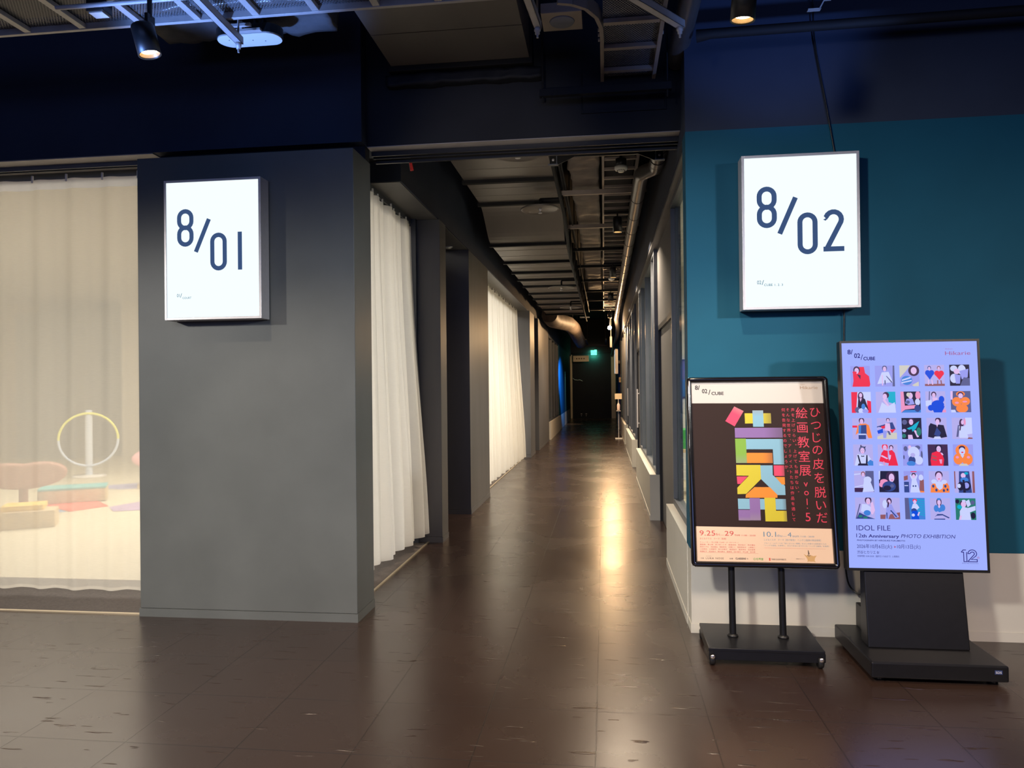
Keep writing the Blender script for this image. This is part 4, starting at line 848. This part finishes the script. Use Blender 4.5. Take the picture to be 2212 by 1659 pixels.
# ladder rack in the corridor
lr = empty('ladder_rack', (.165, 5.12, 3.5), 'long brown steel ladder rack along the corridor ceiling', 'cable rack')
for x in (-.153, .153): MB().box(x-.011, x+.011, 0, 14.6, 0, .07).build('rail', M['ladder'], lr, .002)
for k in range(47):
    MB().box(-.142, .142, .25+.305*k, .25+.305*k+.03, .008, .03).build('rung', M['ladder'], lr)
tag(MB().box(.03, .30, 5.14, 19.7, 3.60, 3.68).build('cable_bundle', M['black']), 'dark cables lying on the corridor ladder rack', 'cables')
for lab, y in zip(('first', 'second', 'third', 'fourth', 'fifth', 'sixth', 'seventh', 'eighth'), (7.49, 9.08, 10.6, 12.1, 13.7, 15.2, 16.8, 18.9)):
    e = empty('hanger_bar', (.0, y, 3.44), lab+' hanger bar across the corridor from the entrance', 'hanger', 'hanger bars across the corridor')
    MB().box(-.42, .44, -.02, .02, 0, .045).build('channel', M['ladder'] if y < 10 else M['flange'], e)
    for x in (-.40, .43): r = MB(); bolt_rod(r, x, 0, -.03, 1.25); r.lathe([(0, -.012), (.012, -.012), (.012, 0), (0, 0)], (x, 0, 0), 6); r.build('threaded_rod', M['flange'], e)
# spiral pipe with a jog
sp = empty('spiral_pipe', (.46, 4.0, 3.4), 'dark spiral duct pipe with a sideways jog along the right ceiling', 'pipe')
R_ = .062
def pipe_part(pts, name='pipe_run'):
    MB().tube([(p[0]-.46, p[1]-4.0, p[2]-3.4) for p in pts], R_, 20).build(name, M['spiral'], sp)
def bands(p0, p1, n):
    for k in range(n):
        t = (k+.5)/n; c = [p0[i]+(p1[i]-p0[i])*t for i in range(3)]
        MB().tube([(c[0]-.46, c[1]-.006-4, c[2]-3.4), (c[0]-.46, c[1]+.006-4, c[2]-3.4)], R_+.003, 20).build('pipe_band', M['flange'], sp)
pipe_part([(.452, 5.12, 3.42), (.452, 6.22, 3.345)]); bands((.452, 5.3, 3.41), (.452, 6.2, 3.345), 4)
pipe_part([(.452, 6.20, 3.345), (.451, 6.27, 3.34), (.445, 6.31, 3.337), (.350, 6.43, 3.333), (.341, 6.47, 3.333), (.340, 6.56, 3.335)], 'elbow')
pipe_part([(.340, 6.55, 3.335), (.345, 19.5, 3.37)]); bands((.340, 6.9, 3.337), (.345, 19.0, 3.37), 16)
pipe_part([(.345, 19.4, 3.37), (.35, 20.5, 3.34), (.41, 21.6, 3.2), (.42, 23, 3.1), (.37, 27, 2.95), (.39, 31, 2.95), (.39, 35, 2.95)], 'pipe_tail')
# bracket frame just inside the opening
fb = empty('support_frame', (.03, 5.32, 3.15), 'black bolted steel angle frame just inside the opening', 'bracket')
MB().box(-.23, .23, -.012, .012, .0, .10).build('cross_bar', M['blk'], fb, .002)
for s in (-1, 1):
    x = .30*s
    MB().prism([(s*.22, .10), (s*.22, .0), (s*.345, -.055), (s*.40, -.055), (s*.40, .12), (s*.22, .12)], -.020, -.012, 'XZ').build('gusset_plate', M['blk'], fb)
    MB().box(min(s*.345, s*.352), max(s*.345, s*.352), -.05, -.013, -.055, .12).box(min(s*.34, s*.41), max(s*.34, s*.41), -.05, -.012, -.060, -.054).build('angle_foot', M['frame'], fb)
    for (bx, bz) in ((.25*s, .055), (.375*s, .06), (.375*s, -.02)): MB().lathe([(0, -.010), (.010, -.010), (.010, 0), (0, 0)], (bx, -.020, bz), 6, 'Y').build('bolt', M['alu'], fb)
    r = MB(); bolt_rod(r, -.38 if s < 0 else .335, 0, .1, 1.5, .012); r.build('hanger_rod', M['flange'], fb)
def smoke(x, y, z, label):
    e = empty('smoke_detector', (x, y, z), label, 'smoke detector', 'white smoke detectors')
    MB().lathe([(0, -.012), (.022, -.012), (.026, 0), (.046, .004), (.052, .014), (.052, .034), (0, .034)], (0, 0, 0), 28).build('detector_body', M['white'], e)
    m = MB()
    for k in range(12): a = 2*PI*k/12; m.box(.031*math.cos(a)-.004, .031*math.cos(a)+.004, .031*math.sin(a)-.004, .031*math.sin(a)+.004, -.002, .006)
    m.build('vent_slot', M['blk'], e)
    MB().lathe([(0, .034), (.044, .034), (.044, .095), (0, .095)], (0, 0, 0), 24).tube([(0, 0, .09), (0, 0, 3.49-z)], .012, 8).box(-.14, .16, -.015, .015, 3.485-z, 3.4995-z).build('mounting_box', M['blk'], e)
smoke(.154, 6.0, 3.235, 'white smoke detector nearest the opening, under the ladder rack'); smoke(.144, 12.6, 3.30, 'white smoke detector farther down under the ladder rack')
e = empty('emergency_light', (-.46, 18.5, 3.22), 'small white emergency light past the end of the flat duct', 'light')
MB().prism([(-.12, -.05), (.12, -.05), (.12, .05), (-.12, .05)], 0, .035).build('light_body', M['white'], e, .015)
MB().tube([(0, 0, .035), (0, 0, 1.48)], .008, 8).build('stem', M['blk'], e)
# bulb and hanging white projector at the far end
e = empty('pendant_lamp', (.169, 20.5, 3.119), 'bright bare bulb hanging at the far end of the corridor', 'lamp')
MB().lathe([(0, -.055), (.035, -.045), (.055, -.01), (.055, .015), (.03, .045), (0, .055)], (0, 0, 0), 20).build('bulb', M['lampw'], e)
MB().tube([(0, 0, .05), (0, 0, .33)], .008, 8).build('stem', M['white'], e)
MB().lathe([(0, 0), (.055, 0), (.055, .05), (0, .05)], (0, 0, .33), 20).build('canopy', M['white'], e); MB().tube([(0, 0, .38), (0, 0, 1.58)], .012, 8).build('ceiling_rod', M['blk'], e)
l = bpy.data.lights.new('lamp', 'POINT'); l.energy = 230; l.color = (1, .60, .28); l.shadow_soft_size = .06; lo = bpy.data.objects.new('lamp', l); COL.objects.link(lo); lo.parent = e; lo.location = (0, -.02, -.13)
e = empty('hanging_projector', (.215, 22, 2.66), 'white cylinder hanging on a rod below the far ceiling', 'projector')
MB().lathe([(0, 0), (.035, 0), (.035, .30), (.02, .33), (0, .33)], (0, 0, 0), 20).build('body', M['white'], e); MB().tube([(0, 0, .33), (0, 0, 2.04)], .012, 8).build('rod', M['white'], e)
e = empty('flexible_duct', (-1.0, 18.9, 3.2), 'large round wrapped duct bending away beyond the flat duct', 'duct')
pts = [(-.33, -.55, .10), (-.32, -.40, .06), (-.28, -.05, .02), (-.15, .5, .02), (.05, 1.2, .02), (.14, 2.5, .0), (.15, 5.5, -.05), (.18, 8.0, -.10)]
MB().tube(pts, .20, 24).build('duct_hose', M['wrap'], e)
for y in (2.0, 5.5): MB().tube([(.14, y, .16), (.14, y, 1.5)], .006, 8).build('hanger_rod', M['flange'], e)
tag(MB().box(-.60, .10, 27.0, 27.05, 2.98, 3.05).box(-.60, -.55, 24, 27, 3.02, 3.05).box(.05, .10, 24, 27, 3.02, 3.05).tube([(-.57, 26.5, 3.05), (-.57, 26.5, 4.7)], .008, 6).tube([(.07, 26.5, 3.05), (.07, 26.5, 4.7)], .008, 6).build('hanging_rack', M['flange']), 'thin steel rack hanging at the far ceiling', 'rack')
# far end fittings
e = empty('exit_sign', (-.47, 35.38, 3.02), 'small glowing green exit sign above the far end', 'exit sign')
MB().box(-.14, .14, 0, .06, 0, .075).build('lower_panel', M['exitg'], e); MB().box(.02, .14, 0, .06, .11, .24).box(-.14, .14, 0, .06, .105, .15).build('upper_panel', M['exitg'], e); MB().box(-.15, .15, .06, .08, -.01, .26).build('sign_housing', M['blk'], e)
l = bpy.data.lights.new('glow', 'AREA'); l.energy = 14; l.color = (.1, 1, .6); l.size = .3; lo = bpy.data.objects.new('glow', l); COL.objects.link(lo); lo.parent = e; lo.location = (0, -.03, .08); lo.rotation_euler = (PI*.40, 0, 0)
e = empty('socket_panel', (-1.08, 35.28, 2.70), 'beige panel with four round sockets on the far end', 'panel')
MB().box(-.375, .375, 0, .09, 0, .29).build('panel_body', M['cream'], e, .01)
for k in range(4): MB().disc((-.20+.115*k, -.001, .145), .036, 20, 'Y').build('round_socket', solid('brown_socket', (.12, .06, .02)) if k == 0 else bpy.data.materials['brown_socket'], e)
MB().box(-.32, -.30, -.002, 0, .14, .16).build('indicator', bpy.data.materials['brown_socket'], e)
MB().box(-.30, -.27, .05, .215, .20, .24).box(.27, .30, .05, .215, .20, .24).build('wall_bracket', M['blk'], e)
tag(MB().tube([(-1.48, 35.44, 1.92), (-1.40, 35.47, 1.84), (-1.25, 35.47, 1.82), (-1.15, 35.47, 1.835), (-1.02, 35.47, 1.78)], .018, 8).build('door_chain', M['galv']), 'pale chain hanging across the black end panel', 'chain')
for lab, x in (('left of the two', -1.09), ('right of the two', -.86)):
    e = empty('wall_socket', (x, 35.49, .14), lab+' small outlets low on the black end panel', 'outlet', 'outlets on the end panel')
    MB().box(-.055, .055, 0, .012, .03, .10).build('cover_plate', M['brownwall'], e); MB().box(-.03, .03, -.004, 0, .055, .085).build('socket_face', M['galv'], e); MB().box(-.012, .012, -.01, .0, -.03, .0).build('plug', M['white'], e)
light_sign_far = empty('illuminated_sign', (.365, 24.6, 1.92), 'edge on light box sign standing out from the far right wall', 'sign', 'light box signs with numbers')
MB().box(0, .10, 0, .75, 0, .82).build('sign_frame', M['alu'], light_sign_far, .004); MB().box(-.004, 0, .02, .73, .02, .80).build('light_panel', M['signface'], light_sign_far)
MB().box(.10, .19, .3, .4, .35, .45).build('wall_arm', M['blk'], light_sign_far)
e = empty('open_sign', (.565, 24.285, 1.64), 'small wooden OPEN sign hanging on the far right', 'sign')
p = MB().box(-.085, .055, 0, .012, 0, .16).build('board', M['wood'], e); text('OPEN', -.072, .055, .05, M['blk'], p, y=-.002, width=.115)
MB().tube([(-.06, .006, .16), (-.015, .006, .26), (.03, .006, .16)], .004, 6).build('string', M['galv'], e)
e = empty('sanitizer_stand', (.40, 21.4, 0), 'thin white hand sanitizer stand with a card at the far right', 'sanitizer stand')
MB().box(-.10, .10, -.13, .13, 0, .025).build('base', M['white'], e, .005); MB().tube([(0, 0, .02), (0, 0, 1.16)], .012, 12).build('pole', M['galv'], e)
MB().box(-.10, .10, -.012, -.002, 1.14, 1.30).build('card', M['cream'], e); MB().box(-.06, .06, -.10, .02, .80, .812).build('tray', M['white'], e)
e = empty('sanitizer_bottle', (.40, 21.335, .813), 'white pump bottle on the sanitizer stand', 'bottle')
MB().lathe([(0, 0), (.042, 0), (.045, .02), (.045, .16), (.028, .20), (.014, .21), (.014, .23), (0, .23)], (0, 0, 0), 20).build('bottle_body', solid('pinkish_plastic', (.80, .62, .55)), e); MB().tube([(0, 0, .23), (0, 0, .27), (0, -.04, .27)], .008, 8).lathe([(.02, .23), (.02, .245), (0, .25)], (0, 0, 0), 14).build('pump', M['white'], e)

# ------------------------------------------------------------------ lobby ceiling services
tr = empty('cable_tray', (-2.0, 3.85, 3.55), 'wide steel cable tray running left along the lobby ceiling', 'cable rack')
MB().box(-4.0, 1.77, -.012, .012, 0, .06).build('rail', M['galv'], tr, .002); MB().box(-4.0, 1.77, -.75, -.726, 0, .06).build('rail', M['galv'], tr, .002)
for x in (-3.59, -3.24, -2.90, -2.55, -2.21, -1.87, -1.53, -1.19, -.85, -.50):
    MB().box(x+2.0-.02, x+2.0+.02, -.73, -.012, .004, .03).build('rung', M['galv'], tr, .002)
MB().box(-4.0, 1.77, -.73, -.012, .034, .0355).build('mesh_liner', M['mesh'], tr)
tag(MB().box(-5.8, -2.4, 3.2, 3.75, 3.588, 3.64).build('cable_bundle', M['black']), 'dark cables lying in the lobby cable tray', 'cables')
lk = empty('ladder_rack', (.165, 4.3, 3.5), 'short steel ladder rack curving from the wall into the lobby tray', 'cable rack')
cur = [(-.155, .58), (-.155, -.02), (-.160, -.15), (-.185, -.27), (-.24, -.37), (-.31, -.425), (-.385, -.450)]
m = MB()
for a, b in zip(cur, cur[1:]):
    d = Vector((b[0]-a[0], b[1]-a[1])).normalized(); nx, ny = -d.y*.011, d.x*.011
    m.prism([(a[0]-nx, a[1]-ny), (b[0]-nx, b[1]-ny), (b[0]+nx, b[1]+ny), (a[0]+nx, a[1]+ny)], 0, .075)
m.build('curved_rail', M['ladder'], lk); MB().box(.165, .187, -1.3, .58, 0, .075).build('rail', M['ladder'], lk)
for y in (-.95, -.60, -.18, .13, .45): MB().box(-.146, .165, y-.018, y+.018, .006, .03).build('rung', M['ladder'], lk)
MB().box(-.15, .165, -1.3, .58, .034, .0355).build('mesh_liner', M['mesh'], lk)
for x, y in ((-.172, .0), (-.172, -.06), (-.172, .06), (.19, .02)): MB().lathe([(0, -.006), (.010, -.006), (.010, .006), (0, .006)], (x, y, .035), 6, 'X').build('bolt', M['galv'], lk)
def strut(label, p0, p1, rod=1.15):
    e = empty('strut_channel', p1, label, 'strut')
    d = Vector(p0)-Vector(p1); L_ = d.length; a = math.atan2(d.y, d.x)
    b = MB().box(0, L_, -.0205, .0205, 0, .003).box(0, L_, -.0205, -.0175, 0, .041).box(0, L_, .0175, .0205, 0, .041).box(0, L_, -.0205, -.010, .038, .041).box(0, L_, .010, .0205, .038, .041).build('channel', M['galv'], e); b.rotation_euler = (0, 0, a)
    r = MB(); r.tube([(0.02*math.cos(a), .02*math.sin(a), -.055), (0.02*math.cos(a), .02*math.sin(a), rod)], .006, 8); r.build('threaded_rod', M['galv'], e)
    MB().lathe([(0, -.035), (.013, -.035), (.013, -.02), (.018, -.018), (.018, 0), (0, 0)], (.02*math.cos(a), .02*math.sin(a), 0), 6).build('nut', M['galv'], e)
strut('bright strut channel crossing below the tray beside the oval plate', (-2.03, 3.1, 3.495), (-2.062, 4.03, 3.495), .20)
strut('diagonal strut channel above the curved ladder rack', (.02, 3.60, 3.455), (.444, 4.124, 3.455), .045)
strut('short strut channel with a rod beside the square speaker', (-.39, 3.4, 3.455), (-.337, 4.02, 3.455))
# square speaker
e = empty('ceiling_speaker', (-.222, 4.345, 3.65), 'square beige ceiling speaker with a round grille', 'speaker')
MB().box(-.118, .118, -.11, .11, 0, .06).build('speaker_box', solid('beige_speaker', (.34, .29, .25)), e, .004); MB().lathe([(0, -.006), (.070, -.006), (.074, 0), (0, 0)], (0, 0, 0), 32).build('grille', solid('grey_grille', (.20, .21, .26)), e)
# oval plate
e = empty('oval_plate', (-2.086, 4.20, 3.60), 'white rounded plate hanging under the tray', 'ceiling unit')
def oval(hw, r, z0, z1):
    p = []
    for k in range(13): a = -PI/2+PI*k/12; p.append((hw-r+r*math.cos(a), r*math.sin(a)))
    for k in range(13): a = PI/2+PI*k/12; p.append((-hw+r+r*math.cos(a), r*math.sin(a)))
    return MB().prism(p, z0, z1)
b = oval(.196, .078, 0, .008).build('cover_plate', M['white'], e); oval(.203, .084, .008, .06).build('housing', M['blk'], e)
MB().lathe([(0, -.0008), (.004, -.0008), (.004, 0)], (.02, .0, 0), 8).lathe([(0, -.0008), (.004, -.0008), (.004, 0)], (-.12, -.02, 0), 8).lathe([(0, -.0008), (.004, -.0008), (.004, 0)], (.09, .02, 0), 8).build('screw', M['blk'], b)
for x in (.04, .09): MB().box(x-.006, x+.006, -.02, .02, .06, .12).build('hanger_strap', M['blk'], e)
MB().box(-.07, .07, -.14, -.12, .02, .035).box(-.10, .12, -.12, -.09, .0, .012).box(-.01, .01, -.12, -.08, .012, .06).build('cross_bracket', M['galv'], e)
tag(crinkle(-2.75, -1.62, 4.02, 4.44, 3.735, 4.05, 30, 12, 8, .024, 6).build('wrapped_duct', M['wrapblue']), 'crinkled foil wrapped duct behind the left tray', 'duct')
e = empty('ceiling_sensor', (-2.64, 3.62, 3.495), 'small black sensor box with a pale underside under the left tray', 'sensor')
MB().box(-.05, .05, -.04, .04, .012, .075).build('sensor_body', M['blk'], e, .006); MB().box(-.038, .038, -.03, .03, .006, .012).build('sensor_face', M['white'], e)
tag(MB().tube([(-2.85, 3.57, 3.53), (-1.9, 3.57, 3.53)], .012, 8).build('conduit', M['galv']), 'thin conduit under the left tray', 'conduit')
# hanger below the ladder at the wall
e = empty('hanger_bar', (.02, 4.72, 3.36), 'wide black hanger bar below the end of the short ladder rack', 'hanger', 'hanger bars across the corridor')
MB().box(-.41, .42, -.02, .02, 0, .045).build('channel', M['stand'], e)
for x in (-.39, .395): r = MB(); bolt_rod(r, x, 0, -.04, 1.3); r.build('threaded_rod', M['flange'], e)
tag(MB().box(-.13, .42, 4.868, 4.88, 3.295, 3.31).box(-.13, -.12, 4.868, 4.88, 3.31, 3.56).box(.41, .42, 4.868, 4.88, 3.31, 3.56).build('opening_sleeve', M['stand']), 'black sleeve around the cable opening in the wall', 'sleeve')
tag(crinkle(-1.43, -.38, 4.80, 4.89, 3.53, 3.60, 40, 4, 4, .012, 9).build('duct_seal', M['wrapseal'] if 'wrapseal' in M else M['black']), 'crinkled dark seal below the flat duct at the wall', 'seal')
# big pipe stub and branch pipe along the teal wall
tag(MB().tube([(.50, 2.3, 3.66), (.485, 4.86, 3.60)], .062, 20).build('spiral_pipe', M['spiral']), 'dark round pipe running into the wall beside the short ladder rack', 'pipe')
tag(MB().tube([(.560, 4.42, 3.545), (.64, 4.40, 3.545), (7.0, 4.38, 3.58)], [.036, .028, .028], 16).build('branch_pipe', M['pipeblue'] if 'pipeblue' in M else M['flange']), 'long dark pipe above the teal wall', 'pipe')
e = empty('pipe_bracket', (1.22, 4.33, 3.66), 'small bent metal bracket beside the pipe above the teal wall', 'bracket')
MB().box(-.06, .01, -.015, .015, -.055, -.050).prism([(.005, -.055), (.035, .0), (.030, .003), (0, -.05)], -.015, .015, 'XZ').box(.03, .07, -.015, .015, 0, .005).build('bracket_plate', M['galv'], e); MB().tube([(.035, 0, .0), (.06, 0, .35), (.06, 0, 1.0)], .006, 8).build('rod', M['galv'], e)
# red pull tag under the shutter head
e = empty('shutter_pull', (-1.355, 5.10, 3.10), 'red hanging pull handle under the shutter head', 'pull handle')
MB().box(-.075, .015, -.012, .012, .045, .056).build('latch', M['galv'], e); MB().tube([(.01, 0, .045), (.008, 0, .02)], .003, 6).build('link', M['galv'], e)
MB().tube([(.008, 0, .022), (.022, 0, -.055)], [.010, .013], 12).build('handle', M['red'], e)
# sprinkler in the recess
e = empty('recess_sprinkler', (-1.78, 8.45, 3.148), 'small pale sprinkler rose in the dark recess between columns', 'sprinkler'); MB().lathe([(0, -.02), (.03, -.018), (.05, 0), (0, 0)], (0, 0, 0), 20).build('rose', M['white'], e)
tag(MB().tube([(-.38, 5.15, 3.52), (-.38, 9.0, 3.52), (-.37, 18.5, 3.52)], .016, 10).build('sprinkler_pipe', M['flange']), 'second dark pipe next to the flat duct', 'pipe')

# ------------------------------------------------------------------ toys in room 8/01
def mat_quad(name, label, pts, mat, z=.012):
    tag(MB().prism([(p[0], p[1]) for p in pts], .004, z).build(name, mat, None, .004), label, 'play mat', 'play mats behind the sheer curtain')
mat_quad('play_mat', 'red play mat behind the sheer curtain', [(-7.45, 9.0), (-6.66, 8.5), (-6.45, 8.95), (-7.0, 9.45)], solid('red_mat', (.75, .10, .07)))
mat_quad('play_mat', 'pale purple play mat beside the red mat', [(-6.38, 8.86), (-6.1, 8.55), (-5.0, 9.0), (-6.2, 9.5)], solid('purple_mat', (.42, .30, .50)))
mat_quad('play_mat', 'pale blue play mat behind the red mat', [(-8.1, 10.7), (-7.4, 10.5), (-6.0, 11.2), (-7.1, 11.6)], solid('blue_mat', (.36, .36, .62)))
mat_quad('play_mat', 'blue play mat behind the wooden box', [(-7.8, 8.7), (-7.0, 8.2), (-6.7, 8.5), (-7.45, 9.0)], solid('steel_blue_mat', (.25, .36, .55)))
e = empty('toy_box', (-7.25, 9.35, .0125), 'wooden toy box with a teal lid behind the red mat', 'toy box')
o = MB().box(-.40, .40, -.22, .22, 0, .17).build('box_body', M['wood'], e, .01); MB().box(-.40, .40, -.22, .22, .17, .20).build('lid', solid('teal_lid', (.10, .45, .45)), e, .006); e.rotation_euler = (0, 0, .55)
e = empty('toy_box', (-6.42, 7.52, .004), 'pale wooden toy box with a yellow lid near the curtain', 'toy box'); e.rotation_euler = (0, 0, .55)
MB().box(-.30, .30, -.16, .16, 0, .19).build('box_body', M['wood'], e, .008); MB().box(-.22, .18, -.10, .22, .19, .25).build('lid', solid('yellow_lid', (.85, .55, .08)), e, .006)
e = empty('hoop_stand', (-9.05, 12.05, .004), 'yellow and blue hoop on a pale upright stand', 'hoop'); e.rotation_euler = (0, 0, .55)
MB().lathe([(0, 0), (.28, 0), (.27, .03), (0, .04)], (0, 0, 0), 28).build('base', M['white'], e); MB().tube([(0, 0, .03), (0, 0, 1.18)], .06, 12).build('upright', solid('pale_blue_plastic', (.55, .62, .72)), e)
hp = [(.46*math.cos(2*PI*k/40), -.05, .66+.46*math.sin(2*PI*k/40)) for k in range(41)]
MB().tube(hp[:14]+hp[14:21], .022, 8).build('hoop_top', solid('yellow_hoop', (.75, .75, .08)), e); MB().tube(hp[20:], .022, 8).build('hoop_bottom', solid('blue_hoop', (.50, .60, .75)), e)
e = empty('stool', (-7.2, 8.40, .0125), 'brown padded stool with a rounded two lobed back', 'stool'); e.rotation_euler = (0, 0, .65)
bk = []
for k in range(40):
    a = 2*PI*k/40; r = .30*(1+.16*math.cos(2*a)+.10*abs(math.cos(a))); bk.append((r*1.25*math.cos(a), .44+r*.62*math.sin(a)+(.04*abs(math.cos(a)))))
br = solid('brown_padding', (.36, .15, .10)); MB().prism(bk, -.10, .10, 'XZ').build('backrest', br, e, .04); MB().tube([(0, 0, .03), (0, 0, .30)], .05, 12).build('leg', br, e); MB().lathe([(0, 0), (.22, 0), (.20, .03), (0, .05)], (0, 0, 0), 24).build('base', br, e)
e = empty('padded_toy', (-6.95, 10.9, .012), 'pink padded toy block with two yellow round patches', 'toy'); e.rotation_euler = (0, 0, .6)
pk = [(.38*math.cos(2*PI*k/32)*(1+.1*math.cos(4*PI*k/32)), .44+.18*math.sin(2*PI*k/32)) for k in range(32)]
MB().prism(pk, -.16, .16, 'XZ').build('pink_cushion', solid('pink_padding', (.80, .38, .40)), e, .05); MB().box(-.28, .28, -.15, .15, .03, .30).build('lower_block', solid('red_block', (.62, .18, .12)), e, .04)
for x in (-.12, .13): MB().disc((x, -.156, .17), .10, 20, 'Y', .11).build('yellow_patch', solid('lime_patch', (.70, .75, .08)), e)
MB().box(-.34, .34, -.2, .2, 0, .03).build('base_board', M['wood'], e)
# dark room divider and a gathered inner curtain seen through the sheer
tag(MB().box(-13.2, -11.16, 15.2, 15.26, .004, 3.3).box(-13.2, -11.16, 15.26, 15.5, .004, .1).build('room_divider', solid('dark_grey_divider', (.13, .14, .13))), 'tall dark divider panel behind the sheer curtain', 'divider')
# ------------------------------------------------------------------ things in room 8/02 seen past the window stile
e = empty('framed_picture', (1.25, 11.99, 1.30), 'tall blue and brown picture on the white wall behind the glass', 'picture')
MB().box(-.35, .35, -.02, 0, 0, .62).build('picture_frame', M['brownwall'], e); MB().box(-.32, .32, -.022, -.02, .03, .30).build('canvas', solid('blue_canvas', (.05, .14, .28)), e); MB().box(-.32, .32, -.022, -.02, .30, .59).build('canvas', solid('umber_canvas', (.16, .10, .09)), e)
e = empty('display_table', (1.15, 10.2, .004), 'pale wooden table behind the glass', 'table')
MB().box(-.32, .6, -.3, .3, .62, .66).build('tabletop', M['wood'], e)
for x in (-.28, .56):
    for y in (-.26, .26): MB().box(x-.02, x+.02, y-.02, y+.02, 0, .62).build('leg', M['wood'], e)
tag(MB().box(.86, 1.3, 10.0, 10.4, .664, .92).build('display_box', solid('green_box', (.06, .40, .09)), None, .01), 'bright green box on the wooden table behind the glass', 'box')
